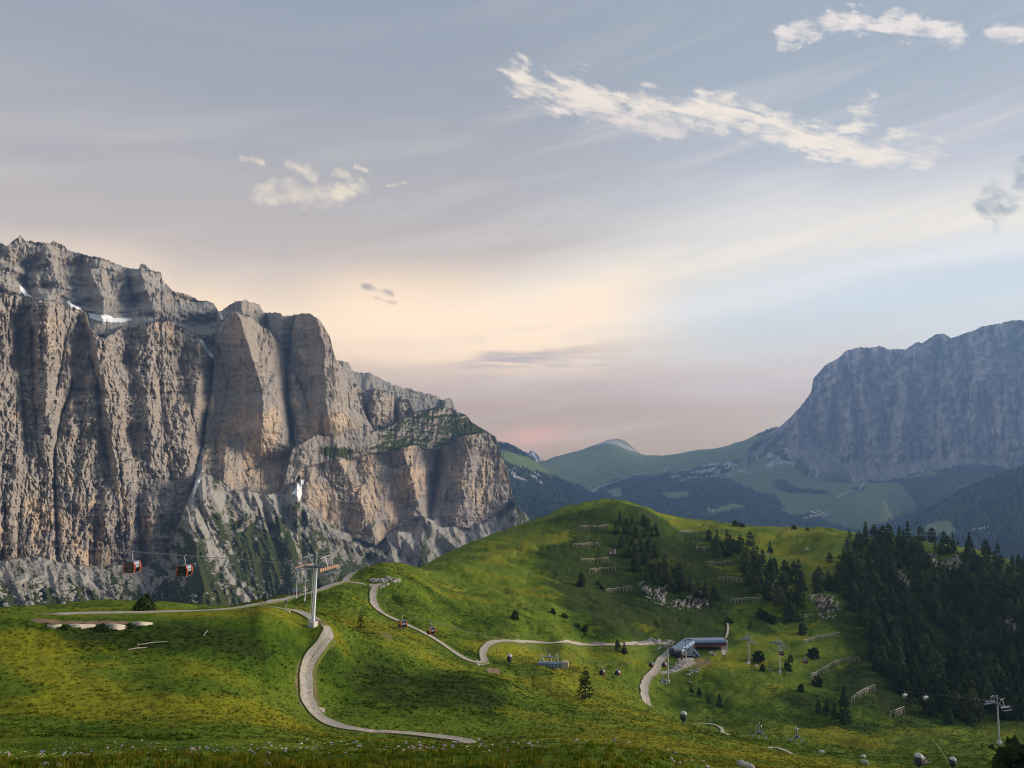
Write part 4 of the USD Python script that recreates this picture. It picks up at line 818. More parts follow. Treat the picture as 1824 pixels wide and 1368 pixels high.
def plant(kind, pos, h, label, group=None, wide=1.0, variant=None):
    nv = {'stone_pine': 5, 'spruce': 4, 'larch': 3, 'dwarf_pine': 3}[kind]; k = int(rng.integers(nv)) if variant is None else variant
    s = h / (10.0 if kind != 'dwarf_pine' else 1.0); sc = (s * wide, s * wide, s); rz = float(rng.uniform(0, 360))
    cat = 'shrub' if kind == 'dwarf_pine' else 'tree'
    if (kind, k) not in PROTO:
        t = thing(kind, label, cat, pos, rz, group, sc); (tr, cr), mat = make_tree(kind, k)
        obj('trunk' if cat == 'tree' else 'stem', tr, BARK, t, smooth=True); obj('crown', cr, mat, t); PROTO[kind, k] = t
        if not group: t.ClearCustomDataByKey('group')
        return t
    t = dup(PROTO[kind, k], pos, rz, label, group or 'none', sc)
    if not group: t.SetCustomDataByKey('group', '')
    return t
def foot(X, Y, r0=12): return hit(X, Y, r0)
def tree_px(kind, X, Y, hpx, label, group=None, wide=1.0, r0=150, sink=0.1):
    p = foot(X, Y, r0); r = math.hypot(p[0], p[1]); p[2] -= sink
    return plant(kind, p, hpx * r / FPX, label, group, wide)
def instancer(name, protos, pts, idx, scales, rots, label, mats, up=False):
    pi = UsdGeom.PointInstancer.Define(stage, path_for(name)); par = pi.GetPrim()
    ps = [obj('piece', m, mt, par, normals=(np.asarray(m[0]) * (0.9, 0.9, 0.0) + (0, 0, 1.0)) if up else None) for m, mt in zip(protos, mats)]
    for q in ps: pi.GetPrototypesRel().AddTarget(q.GetPath())
    pi.CreateProtoIndicesAttr(Vt.IntArray.FromNumpy(np.asarray(idx, np.int32)))
    pi.CreatePositionsAttr(Vt.Vec3fArray.FromNumpy(np.asarray(pts, np.float32)))
    sc = np.asarray(scales, np.float32); sc = np.repeat(sc[:, None], 3, 1) if sc.ndim == 1 else sc
    pi.CreateScalesAttr(Vt.Vec3fArray.FromNumpy(sc.astype(np.float32)))
    h = np.asarray(rots) / 2; q = np.zeros((len(h), 4), np.float16); q[:, 0] = 0; q[:, 2] = np.sin(h); q[:, 3] = np.cos(h)
    pi.CreateOrientationsAttr(Vt.QuathArray([Gf.Quath(float(c), 0, 0, float(s)) for c, s in zip(np.cos(h), np.sin(h))]))
    return tag(par, label=label, kind='stuff')
# the trees that stand alone, each with its own look and neighbours
tree_px('larch', 642, 1122, 36, 'small airy larch standing alone on the slope between the tall pylon and the winding track', wide=1.0, r0=140)
tree_px('larch', 1043, 1245, 54, 'broad bushy green larch standing alone on the near shoulder', wide=1.35, r0=140)
tree_px('spruce', 1505, 1287, 56, 'tall dark spruce at the lower tip of the wood under the short fences', r0=220)
for i, (X, Y, h) in enumerate(((1474, 1274, 28), (1458, 1270, 22), (1487, 1280, 26))): tree_px('spruce', X, Y, h, 'low dark spruce in the small clump left of the tall lower spruce', 'low spruces of the lower clump', 1.2, 220)
tree_px('spruce', 1100, 1160, 21, 'left one of the two small conifers below the level track', r0=200, wide=1.5); tree_px('spruce', 1112, 1164, 20, 'right one of the two small conifers below the level track', r0=200, wide=1.4)
tree_px('stone_pine', 1036, 1047, 28, 'lone dark pine left of the lowest of the five stacked fences', r0=300)
tree_px('stone_pine', 1337, 974, 27, 'rounded dark pine alone on the sunlit upper meadow', r0=350, wide=1.1); tree_px('spruce', 1372, 985, 21, 'slim pointed conifer at the end of a short fence on the upper meadow', r0=350)
tree_px('spruce', 1430, 1130, 34, 'dark conifer on the open slope below the rock outcrop', r0=300); tree_px('spruce', 1400, 1112, 14, 'little conifer left of the dark conifer below the rock outcrop', r0=300, wide=1.3)
tree_px('spruce', 1282, 1258, 22, 'lone small spruce in the hollow below the lift station', r0=220, wide=1.3)
for X, Y, h in ((1232, 1233, 12), (1246, 1240, 16), (1262, 1252, 14)): tree_px('spruce', X, Y, h, 'small dark spruce on the slope under the lift station boulders', 'small spruces under the lift station', 1.6, 220)
for X, Y, h in ((918, 1102, 16), (985, 1093, 9), (1006, 1101, 9), (1029, 1117, 8), (1041, 1124, 10), (1072, 1050, 8), (1065, 1042, 7)): tree_px('dwarf_pine', X, Y, h, 'small dark dwarf pine dotted on the green slope above the level track', 'dwarf pines above the level track', 0.55, 220)
for X, Y, h in ((1351, 1178, 17), (1359, 1194, 11), (1408, 1178, 10), (1405, 1194, 13), (1447, 1172, 18), (1456, 1222, 15), (1425, 1232, 12)): tree_px('dwarf_pine', X, Y, h, 'dark dwarf pine scattered on the slope around the slender pylons', 'dwarf pines around the slender pylons', 0.5, 220)
for X, Y, h in ((1310, 937, 9), (1322, 939, 7), (1415, 943, 7), (1437, 945, 5), (1300, 1110, 10), (1360, 1100, 14), (1375, 1110, 12)): tree_px('dwarf_pine', X, Y, h, 'small dark shrub on the long hill right of its rounded top', 'shrubs on the long hill', 0.6, 300)
tree_px('dwarf_pine', 255, 1086, 22, 'dark round bush beside the gravel track on the plateau', wide=0.75, r0=118)
for X, Y, h in ((1822, 1378, 44), (1840, 1380, 48)): tree_px('dwarf_pine', X, Y, h, 'dark shrub cut by the lower right corner of the view', 'shrubs in the lower right corner', 0.75, 60)
# the woods
def grove(poly, sx, sy, kinds, hr, label, group, r0, holes=(), limit=400, seed=1, wide=(0.9, 1.15)):
    r_ = np.random.default_rng(seed); P_ = np.array(poly); x0, y0 = P_.min(0); x1, y1 = P_.max(0); got = []
    for j, Y in enumerate(np.arange(y0, y1, sy)):
        for X in np.arange(x0 + (j % 2) * sx / 2, x1, sx): got.append((X + r_.uniform(-.42, .42) * sx, Y + r_.uniform(-.5, .5) * sy))
    got = np.array(got); ok = inpoly(got[:, 0], got[:, 1], poly)
    for h in holes: ok &= ~inpoly(got[:, 0], got[:, 1], h)
    out = []
    got = got[ok]; got = got[r_.permutation(len(got))[:limit]]
    for X, Y in got:
        p = foot(X, Y, r0); p[2] -= 0.2
        hh = r_.uniform(*hr) * (0.75 + 0.5 * r_.random() ** 2)
        out.append((kinds[int(r_.integers(len(kinds)))], p, hh, r_.uniform(*wide)))
    out.sort(key=lambda o: np.hypot(o[1][0], o[1][1]) / o[2])
    for k, p, hh, w in out: plant(k, p, hh, label[k], group[k], w)
    return len(out)
LAB = lambda s: {'stone_pine': 'dark rounded stone pine ' + s, 'spruce': 'dark pointed spruce ' + s, 'larch': 'lighter green larch ' + s}
GRP = lambda s: {'stone_pine': 'stone pines ' + s, 'spruce': 'spruces ' + s, 'larch': 'larches ' + s}
n1_ = grove([(1505, 958), (1535, 946), (1560, 952), (1580, 955), (1625, 958), (1660, 962), (1720, 970), (1780, 984), (1824, 1000), (1900, 1030), (1900, 1300), (1824, 1306), (1760, 1300), (1690, 1292), (1640, 1272), (1600, 1240), (1570, 1212), (1552, 1180), (1540, 1130), (1512, 1110), (1490, 1050), (1500, 1000)], 13.8, 12.0, ['stone_pine'] * 4 + ['spruce'] * 4 + ['larch'] * 2, (7.5, 11.5), LAB('crowded in the steep wood on the right flank'), GRP('of the steep wood on the right flank'), 300, limit=520,
    holes=[[(1590, 1012), (1600, 1010), (1622, 1045), (1606, 1056)], [(1655, 992), (1715, 992), (1722, 1016), (1662, 1022)], [(1612, 1050), (1640, 1070), (1700, 1150), (1690, 1170), (1640, 1120)], [(1780, 1100), (1815, 1110), (1818, 1140), (1794, 1140)], [(1750, 1250), (1824, 1230), (1824, 1300), (1740, 1300)]], seed=3)
n2__ = grove([(1258, 962), (1290, 955), (1312, 972), (1340, 985), (1352, 1002), (1390, 1005), (1425, 1020), (1436, 1070), (1430, 1112), (1408, 1108), (1380, 1078), (1330, 1045), (1300, 1020), (1268, 985)], 13.0, 12.0, ['stone_pine'] * 4 + ['spruce'] * 4, (7.5, 12), LAB('in the dark band of trees below the sunlit upper meadow'), GRP('below the sunlit upper meadow'), 330, holes=[[(1275, 1000), (1320, 998), (1322, 1034), (1280, 1030)]], seed=4)
n3_ = grove([(1095, 930), (1130, 925), (1168, 938), (1180, 970), (1180, 1000), (1225, 1030), (1268, 1050), (1292, 1084), (1262, 1078), (1215, 1062), (1150, 1048), (1120, 1012), (1100, 975)], 14.0, 12.0, ['stone_pine'] * 4 + ['spruce'] * 2, (5.5, 9.5), LAB('on the shaded front of the rounded hilltop above the white crags'), GRP('on the front of the rounded hilltop'), 350, seed=5)
n4_ = grove([(1442, 1000), (1480, 1000), (1500, 1020), (1500, 1060), (1450, 1060)], 15, 14, ['stone_pine', 'spruce'], (7, 11), LAB('at the upper left edge of the steep wood around the fences'), GRP('at the edge of the steep wood'), 330, holes=[[(1432, 1008), (1510, 1004), (1510, 1030), (1432, 1032)]], seed=6)
def forest_fill():
    r_ = np.random.default_rng(8); n = 430; out = []
    poly = [(1520, 965), (1560, 962), (1640, 970), (1720, 985), (1824, 1012), (1900, 1040), (1900, 1290), (1824, 1296), (1700, 1284), (1650, 1264), (1610, 1230), (1578, 1200), (1562, 1170), (1552, 1120), (1520, 1090), (1505, 1040)]
    while len(out) < n:
        X, Y = r_.uniform(1500, 1900), r_.uniform(955, 1300)
        if inpoly(X, Y, poly) and not inpoly(X, Y, [(1586, 1008), (1602, 1006), (1628, 1048), (1606, 1060)]) and not inpoly(X, Y, [(1650, 988), (1720, 988), (1726, 1020), (1660, 1026)]) and not inpoly(X, Y, [(1782, 1095), (1818, 1105), (1820, 1142), (1792, 1142)]) and not inpoly(X, Y, [(1615, 1055), (1645, 1075), (1690, 1145), (1680, 1160), (1640, 1118)]):
            p = foot(X, Y, 300); p[2] -= 0.2; out.append(p)
    pr, mt = [], []
    for k in range(3):
        (tr, cr), m = make_tree('spruce' if k else 'stone_pine', 20 + k); pr.append(cr); mt.append(m)
    instancer('forest', pr, np.array(out), r_.integers(0, 3, n), r_.uniform(0.55, 1.0, n), r_.uniform(0, 6.28, n), 'smaller conifers filling the gaps of the steep wood', mt)
forest_fill()
print('trees', n1_, n2__, n3_, n4_)

# grass, herbs and flowers nobody could count
def grass_tuft(seed, n, h, spread, w):
    r_ = np.random.default_rng(seed); V, F = [], []
    for i in range(n):
        a = r_.uniform(0, 6.283); q = r_.uniform(0, spread) * np.array([math.cos(a), math.sin(a)]); b = r_.uniform(0, 6.283); d = np.array([math.cos(b), math.sin(b)]); hh = h * r_.uniform(0.55, 1.15); lean = hh * r_.uniform(0.1, 0.6)
        sd = np.array([-d[1], d[0]]) * w * r_.uniform(0.6, 1.3); k = len(V)
        V += [(*(q - sd), -0.02), (*(q + sd), -0.02), (*(q + d * lean * 0.4 + sd * 0.7), hh * 0.6), (*(q + d * lean * 0.4 - sd * 0.7), hh * 0.6), (*(q + d * lean), hh)]
        F += [(k, k + 1, k + 2), (k, k + 2, k + 3), (k + 3, k + 2, k + 4)]
    return np.array(V), np.array(F)
def grass_mat(name, stops, trans=0.5):
    g = Graph(); rnd = g.node('object_info', 'random'); isl = g.node('geometry', 'random_per_island')
    c = g.ramp(g.add(g.mul(rnd, 0.75), g.mul(isl, 0.25)), stops)
    return g.build(name, g.node('mix_closure', 'closure', fac=trans, closure1=g.node('diffuse_bsdf', 'BSDF', color=c), closure2=g.node('translucent_bsdf', 'BSDF', color=c)))
G_GREEN = grass_mat('green_blades', [(0, (0.075, 0.135, 0.008)), (0.5, (0.12, 0.180, 0.010)), (0.8, (0.15, 0.20, 0.012)), (1, (0.22, 0.22, 0.025))])
G_DARK = grass_mat('herb_leaves', [(0, (0.075, 0.130, 0.009)), (0.6, (0.11, 0.165, 0.011)), (1, (0.15, 0.20, 0.015))])
G_YEL = grass_mat('dry_and_yellow_blades', [(0, (0.16, 0.175, 0.018)), (0.5, (0.28, 0.25, 0.025)), (0.85, (0.40, 0.32, 0.032)), (1, (0.46, 0.37, 0.13))])
def scatter(n, seed, rlo, rhi, power=0.0):
    r_ = np.random.default_rng(seed); a = r_.uniform(-0.63, 0.63, n)
    r = np.exp(r_.uniform(math.log(rlo), math.log(rhi), n)) if power == 0 else (rlo ** power + r_.random(n) * (rhi ** power - rlo ** power)) ** (1 / power)
    x, y = r * np.sin(a), r * np.cos(a); return x, y, r, r_
def tone_at(x, y):
    i = np.clip(((np.arctan2(x, y) - ga[0]) / (ga[1] - ga[0])).round().astype(int), 0, NA - 1); j = np.clip(((np.log(np.hypot(x, y)) - gl[0]) / (gl[1] - gl[0])).round().astype(int), 0, NL - 1)
    return tone[j, i]
def turf(name, n, seed, rlo, rhi, size, label, power=1.0, grow=0.0):
    x, y, r, r_ = scatter(n, seed, rlo, rhi, power); z = height(x, y); px, py = proj(np.stack([x, y, z], -1)); keep = (px > -120) & (px < 1940) & (py < 1450) & (road_d(x, y) > 0.35 + 0.004 * r)
    x, y, r, z = x[keep], y[keep], r[keep], z[keep]; t = tone_at(x, y); m = len(x)
    # only what the view can meet: ground facing the viewpoint or near a crest
    e = 0.02 * r; zb = height((r + e) * x / r, (r + e) * y / r); vis = (zb / (r + e) > z / r - 0.012); x, y, r, z, t, px_ = x[vis], y[vis], r[vis], z[vis], t[vis], px[keep][vis]; m = len(x)
    u = r_.random(m); nzv = fb(x / 5, y / 5, 3, 700)
    dark = (t[:, 1] + 0.5 * nzv > 0.80 + 0.6 * (u - 0.5)); yl = (t[:, 0] + 0.5 * fb(x / 3.5, y / 3.5, 3, 705) > 0.62 + 0.5 * (u - 0.5)) & ~(dark & (u < 0.7)); soil_ = t[:, 2] > 0.45
    yl |= (r < 46) & (u < 0.35)
    idx = np.where(yl, 4, np.where(dark, 2, 0)) + (r_.random(m) < 0.5)
    sc = size * (1.15 - 0.6 * sst(20, 80, r) * (grow == 0)) * r_.uniform(0.6, 1.35, m) * (1 + grow * sst(30, 220, r)) * np.where(dark, 1.15, 0.9)
    ok = ~soil_ & ~((px_ < 560) & (r > 116) & (r < 180) & (u < 0.8))
    pr = [grass_tuft(1, 16, 0.42, 0.28, 0.022), grass_tuft(2, 16, 0.34, 0.34, 0.026), grass_tuft(3, 15, 0.38, 0.32, 0.045), grass_tuft(4, 15, 0.32, 0.36, 0.05), grass_tuft(5, 15, 0.42, 0.30, 0.024), grass_tuft(6, 15, 0.36, 0.34, 0.028)]
    instancer(name, pr, np.stack([x, y, z - 0.02], -1)[ok], idx[ok], sc[ok][:, None] * (np.array([[1.15, 1.15, 0.62]]) if grow else 1.0) * np.ones((1, 3)), r_.uniform(0, 6.28, ok.sum()), label, [G_GREEN, G_GREEN, G_DARK, G_DARK, G_YEL, G_YEL], True)
    return int(ok.sum())
c1_ = turf('tall_grass', 42000, 11, 9, 95, 0.21, 'tall meadow grass and herbs near the viewpoint', 1.0)
c2_ = turf('meadow_herbs', 70000, 12, 55, 330, 0.46, 'tufts of grass and herbs over the slopes', 1.0, 0.9)
def flowers():
    x, y, r, r_ = scatter(2200, 21, 10, 40, 1.0); z = height(x, y); k = 1.3 * fb(x / 4.5, y / 4.5, 3, 720) + 0.22 * r_.random(len(x)); ok = k > 0.42; x, y, z = x[ok], y[ok], z[ok]; m = len(x)
    def umbel(seed, n, hh, rad, head):
        q = np.random.default_rng(seed); mb = MB().tube([(0, 0, 0), (0.02, 0.01, hh * 0.6), (0.03, 0, hh)], [0.006, 0.005, 0.004], 3); st = mb.get(); hd = MB()
        for i in range(n):
            a, s = q.uniform(0, 6.28), rad * math.sqrt(q.random()); b = trimesh.creation.icosphere(0, head * q.uniform(0.7, 1.2)); b.apply_scale((1, 1, 0.6)); b.apply_translation((0.03 + s * math.cos(a), s * math.sin(a), hh + q.uniform(-0.01, 0.015))); hd.add(b)
        return trimesh.util.concatenate([hd.get()])
    WHITE, PINK, BLUE = (plain(n, c, 0.8, var=0.1) for n, c in (('white_petals', (0.52, 0.50, 0.45)), ('pink_petals', (0.50, 0.30, 0.36)), ('violet_petals', (0.26, 0.22, 0.46))))
    pr = [umbel(1, 9, 0.42, 0.055, 0.02), umbel(2, 6, 0.34, 0.04, 0.02), umbel(3, 5, 0.36, 0.03, 0.022), umbel(4, 6, 0.32, 0.03, 0.018)]
    instancer('wildflowers', pr, np.stack([x, y, z], -1), r_.choice([0, 1, 2, 2, 3, 3], m), r_.uniform(0.4, 0.7, m), r_.uniform(0, 6.28, m), 'white, pink and violet wildflowers at the bottom of the view', [WHITE, WHITE, PINK, BLUE])
flowers()
# wood of the far slopes and the loose blocks of the scree, far too many to count
def cone_tree(seed):
    r_ = np.random.default_rng(seed); V, F = [], []
    for h0, h1, rad in ((0.08, 0.62, 0.22), (0.38, 1.0, 0.15)):
        k = len(V); a = np.arange(6) * np.pi / 3 + r_.uniform(0, 1)
        V += [(rad * r_.uniform(.7, 1.2) * math.cos(t), rad * r_.uniform(.7, 1.2) * math.sin(t), h0) for t in a] + [(0, 0, h1)]
        F += [(k + i, k + (i + 1) % 6, k + 6) for i in range(6)]
    return np.array(V), np.array(F)
FARW = foliage('far_wood', (0.010, 0.020, 0.010), (0.028, 0.042, 0.018), 0.1)
def far_forest():
    r_ = np.random.default_rng(31); vis = (vpx > 850) & (vpx < 1950) & (vpy < 1040) & (vr < 9000)
    w = (wood * vis * (wood > 0.45)).ravel(); n = 26000
    i = r_.choice(w.size, n, p=w / w.sum()); jl = r_.uniform(-.5, .5, n) * (np.log(11200 / 2250) / (VL - 1)); ja = r_.uniform(-.5, .5, n) * (1.51 / (VA - 1))
    r = np.exp(G2.ravel()[i] + jl); a = G1.ravel()[i] + ja; x, y = r * np.sin(a), r * np.cos(a); z = vheight(x, y) - 1
    instancer('distant_forest', [cone_tree(1), cone_tree(2)], np.stack([x, y, z], -1), r_.integers(0, 2, n), r_.uniform(15, 26, n), r_.uniform(0, 6.28, n), 'conifer forest covering the far valley slopes', [FARW, FARW])
far_forest()
STONE = plain('pale_limestone', (0.27, 0.25, 0.222), 0.9, var=0.35, scale=0.8, bump=0.6)
def rock_mesh(seed, sub=2):
    m = trimesh.creation.icosphere(sub, 0.5); v = m.vertices; n = fb(v[:, 0] * 2.3 + seed * 3.1 + v[:, 2], v[:, 1] * 2.3 + v[:, 2] * 1.7, 3, 800 + seed)
    v = v * (1 + 0.42 * n)[:, None]; v = np.round(v * 5 + 0.25 * n[:, None]) / 5 * 0.45 + v * 0.55
    return trimesh.Trimesh(v * (1.1, 0.9, 0.72), m.faces, process=False)
def boulder_field():
    r_ = np.random.default_rng(41); ap = lum['apron'] & (BX < 960)
    w = (ap * np.exp(-((np.clip(scree, 0, 1.2) - 0.5) / 0.28) ** 2) * (0.12 + sst(-0.1, 0.4, fb(BX / 16, BY / 12, 3, 340))) * sst(0, 30, BDa)).ravel(); n = 9000
    i = r_.choice(w.size, n, p=w / w.sum()); p = mp.reshape(-1, 3)[i]; X = BX.ravel()[i]
    s = r_.uniform(1.2, 3.6, n) * (1 + 1.6 * r_.random(n) ** 6) * np.where(X < 150, 1.0 + 1.6 * r_.random(n) ** 3, 1.0)
    instancer('scree_blocks', [rock_mesh(k, 1) for k in range(3)], p, r_.integers(0, 3, n), s, r_.uniform(0, 6.28, n), 'countless pale blocks strewn over the rough slopes below the cliffs', [STONE] * 3)
boulder_field()
def apron_trees():
    r_ = np.random.default_rng(43); ok = lum['apron'] & (((BX > 860) & (BY > 930)) | ((BX > 200) & (BY > 1045) & (BX < 700)))
    w = (ok * np.clip(grass - 0.35, 0, 1)).ravel(); n = 900; i = r_.choice(w.size, n, p=w / w.sum()); p = mp.reshape(-1, 3)[i]
    instancer('mountain_scrub', [cone_tree(5), cone_tree(6)], p, r_.integers(0, 2, n), np.stack([r_.uniform(3, 8, n)] * 2 + [r_.uniform(2.5, 6, n)], -1), r_.uniform(0, 6.28, n), 'dark scrub and dwarf trees at the foot of the cliffs', [FARW] * 2)
apron_trees()

# ------------------------------------------------------------------ cable car: pylons, ropes, cabins, station
STEEL = plain('galvanised_steel', (0.42, 0.44, 0.47), 0.45, 0.5, 0.15, 1.5)
STEEL_D = plain('dark_steel', (0.10, 0.12, 0.16), 0.5, 0.4, 0.2, 1.5)
CONCRETE = plain('concrete', (0.44, 0.42, 0.38), 0.9, var=0.15, scale=0.7, bump=0.2)
WARM_LIT = plain('worn_orange_liner', (0.42, 0.24, 0.15), 0.7)  # low orange sunlight painted into the colour of the near wheels
BLACK = plain('black_gloss_panel', (0.012, 0.012, 0.014), 0.12, spec=0.5)
ORANGE = plain('orange_red_paint', (0.42, 0.060, 0.022), 0.4)
GREYP = plain('pale_grey_panel', (0.26, 0.275, 0.28), 0.3, var=0.08)
def glass_mat():
    g = Graph(); return g.build('tinted_window', g.node('mix_closure', 'closure', fac=g.node('fresnel', 'fac', IOR=1.5), closure1=g.node('mix_closure', 'closure', fac=0.85, closure1=g.node('transparent_bsdf', 'BSDF', color=(0.5, 0.52, 0.55)), closure2=g.node('diffuse_bsdf', 'BSDF', color=(0.012, 0.012, 0.014))), closure2=g.node('glossy_bsdf', 'BSDF', color=(0.9, 0.9, 0.9), roughness=0.05)))
GLASS = glass_mat()
def rotz(deg): return trimesh.transformations.rotation_matrix(math.radians(deg), [0, 0, 1])
def pylon(loc, rz, H, arm, rad, label, group=None, wheels=6, lean=0.0, batt=2.6, detail=True, cat='pylon'):
    """cable car support: x is the direction of the rope, y the cross arm"""
    t = thing('cable_car_pylon', label, cat, loc, rz, group)
    L = lean * H
    obj('foundation', MB().box((0, 0, 0.1), (rad * 3.4, rad * 3.4, 1.4)).get(), CONCRETE, t)
    obj('tower_tube', MB().tube([(0, 0, 0.5), (L * 0.5, 0, H * 0.5), (L, 0, H)], [rad, rad * 0.82, rad * 0.64], 14).get(), STEEL, t, smooth=40)
    if detail:
        la = MB()
        for s in (-0.17, 0.17): la.tube([(-rad - 0.28, s, 0.9), (L * 0.97 - rad * 0.7 - 0.28, s, H)], 0.035, 5)
        for k in range(int(H / 0.45)): la.tube([(-rad - 0.28 + (L * 0.97 + rad * 0.3) * k * 0.45 / H, -0.17, 0.9 + k * 0.45), (-rad - 0.28 + (L * 0.97 + rad * 0.3) * k * 0.45 / H, 0.17, 0.9 + k * 0.45)], 0.022, 4)
        obj('ladder', la.get(), STEEL, t)
    obj('cross_arm', MB().box((L, 0, H + 0.15), (0.26, 2 * arm, 0.26)).box((L, 0, H + 0.36), (0.55, 0.7, 0.24)).get(), STEEL_D, t)
    fr = MB()
    for s in (-1, 1):
        fr.tube([(L, s * 0.35, H + 0.3), (L, s * arm * 0.72, H + 1.9)], 0.06, 5).tube([(L, s * arm, H + 0.3), (L, s * arm * 0.72, H + 1.9)], 0.06, 5).tube([(L - batt * 0.5, s * arm * 0.72, H + 1.75), (L + batt * 0.5, s * arm * 0.72, H + 1.95)], 0.06, 5)
    fr.tube([(L, -arm * 0.72, H + 1.9), (L, arm * 0.72, H + 1.9)], 0.05, 5)
    obj('lifting_frame', fr.get(), STEEL, t)
    obj('mast', MB().tube([(L, 0, H), (L, 0, H + 2.3)], 0.11, 8).box((L, 0, H + 2.38), (0.3, 0.3, 0.22)).get(), GREYP, t)
    for s in (-1, 1):
        y = s * arm; b = obj('sheave_battery', MB().box((L, y, H + 0.05), (2 * batt, 0.14, 0.22)).box((L, y + s * 0.75, H - 0.55), (2 * batt, 0.6, 0.06)).tube([(L - batt, y + s * 1.05, H + 0.35), (L + batt, y + s * 1.05, H + 0.25)], 0.03, 4).tube([(L - batt, y + s * 1.05, H - 0.5), (L - batt, y + s * 1.05, H + 0.4)], 0.03, 4).tube([(L + batt, y + s * 1.05, H - 0.5), (L + batt, y + s * 1.05, H + 0.4)], 0.03, 4).get(), STEEL_D, t)
        for k in range(wheels):
            x = L - batt + 2 * batt * (k + 0.5) / wheels
            w = trimesh.creation.cylinder(batt / wheels * 0.86, 0.16, sections=12); w.apply_transform(trimesh.transformations.rotation_matrix(math.pi / 2, [1, 0, 0])); w.apply_translation((x, y + s * 0.16, H + 0.12))
            obj('wheel', w, WARM_LIT if detail else STEEL, b)
    return t
def world_az(p, q): return math.degrees(math.atan2(q[1] - p[1], q[0] - p[0]))
cabL = [P(237, 982, 108), P(330, 990, 110)]        # grips of the cabins on the two ropes, near pair, middle pair, lower pair
cabM = [P(717, 1095, 168), P(768, 1107, 168)]
cabD = [P(1073, 1186, 240), P(1100, 1187, 240)]
b0 = foot(557, 1116, 118)
pdir = world_az((cabL[0] + cabL[1]) / 2, (cabM[0] + cabM[1]) / 2)
H0 = 9.2
main_pylon = pylon(b0, pdir, H0, 2.2, 0.34, 'tall leaning grey pylon of the cable car beside the gravel track bend', wheels=8, lean=0.075, batt=2.6)
b1 = foot(1190, 1216, 230)
sdir = world_az(b1, foot(1205, 1160, 250)); far_dir = world_az(b0, b1)
st_pylon = pylon(b1, far_dir + 10, 12.6, 2.6, 0.36, 'slender grey pylon standing in front of the lift station', wheels=6, batt=1.9, detail=False)
b1b = foot(1222, 1182, 250); pylon(b1b, far_dir + 10, 5.6, 1.7, 0.3, 'short pylon under the mouth of the lift station', wheels=5, batt=1.4, detail=False)
pa = foot(1334, 1181, 230); pylon(pa, 12, 9.2, 2.9, 0.30, 'upper pale pylon on the slope right of the lift station', wheels=6, batt=1.7, detail=False)
pb = foot(1389, 1199, 230); pylon(pb, 8, 11.2, 2.9, 0.30, 'lower pale pylon on the slope with a cabin passing its arm', wheels=6, batt=1.7, detail=False)
pc = foot(1780, 1325, 200); pylon(pc, 20, 10.0, 2.0, 0.28, 'tall pale pylon at the lower right edge of the wood', wheels=6, batt=1.5, detail=False)
p1s = foot(528, 1066, 150); pylon(p1s, 35, 4.6, 1.6, 0.12, 'small left pylon beside the brown hut on the plateau track', wheels=4, batt=0.8, detail=False)
p2s = foot(543, 1071, 150); pylon(p2s, 35, 4.9, 0.7, 0.12, 'small bare pylon just right of the brown hut', wheels=3, batt=0.5, detail=False)
pylon(foot(1353, 1330, 188), 70, 2.3, 0.7, 0.11, 'small grey drag lift pylon left of the two in the lower right meadow', wheels=3, batt=0.5, detail=False)
pylon(foot(1420, 1345, 180), 70, 2.5, 0.35, 0.11, 'small grey drag lift pylon right of the two in the lower right meadow', wheels=3, batt=0.5, detail=False)
def arm_end(base, rz, H, arm, s, lean=0.0):
    a = math.radians(rz); x, y = lean * H, s * (arm + 0.1)
    return np.array(base) + np.array([x * math.cos(a) - y * math.sin(a), x * math.sin(a) + y * math.cos(a), H + 0.42])
ROPE = plain('steel_rope', (0.12, 0.12, 0.13), 0.5, 0.5)
def rope(pts, label, sag=0.012, rad=0.022):
    Q = []
    for p, q in zip(pts[:-1], pts[1:]):
        u = np.linspace(0, 1, 14)[:-1]; Lr = np.linalg.norm(np.array(q) - p); Q.append(np.array(p) + (np.array(q) - p) * u[:, None] - np.outer(4 * u * (1 - u) * sag * Lr, (0, 0, 1)))
    Q = np.vstack(Q + [np.array(pts[-1])[None]])
    tag(obj('haul_rope', MB().tube(Q, rad, 4).get(), ROPE), label, 'cable')
st_in = P(1204, 1160, 328)
for k, s in ((0, 1), (1, -1)):
    e0, e1 = arm_end(b0, pdir, H0, 2.2, s, 0.075), arm_end(b1, far_dir + 10, 12.6, 2.6, s)
    up = np.array(cabL[k]) + (np.array(cabL[k]) - e0) * 1.1
    rope([up, cabL[k], e0, cabM[k], cabD[k], e1, st_in + (0.9 * (1 - 2 * k), 0, 0)], ('thin steel rope carrying the left cabin of each pair', 'thin steel rope carrying the right cabin of each pair')[k], 0.0)
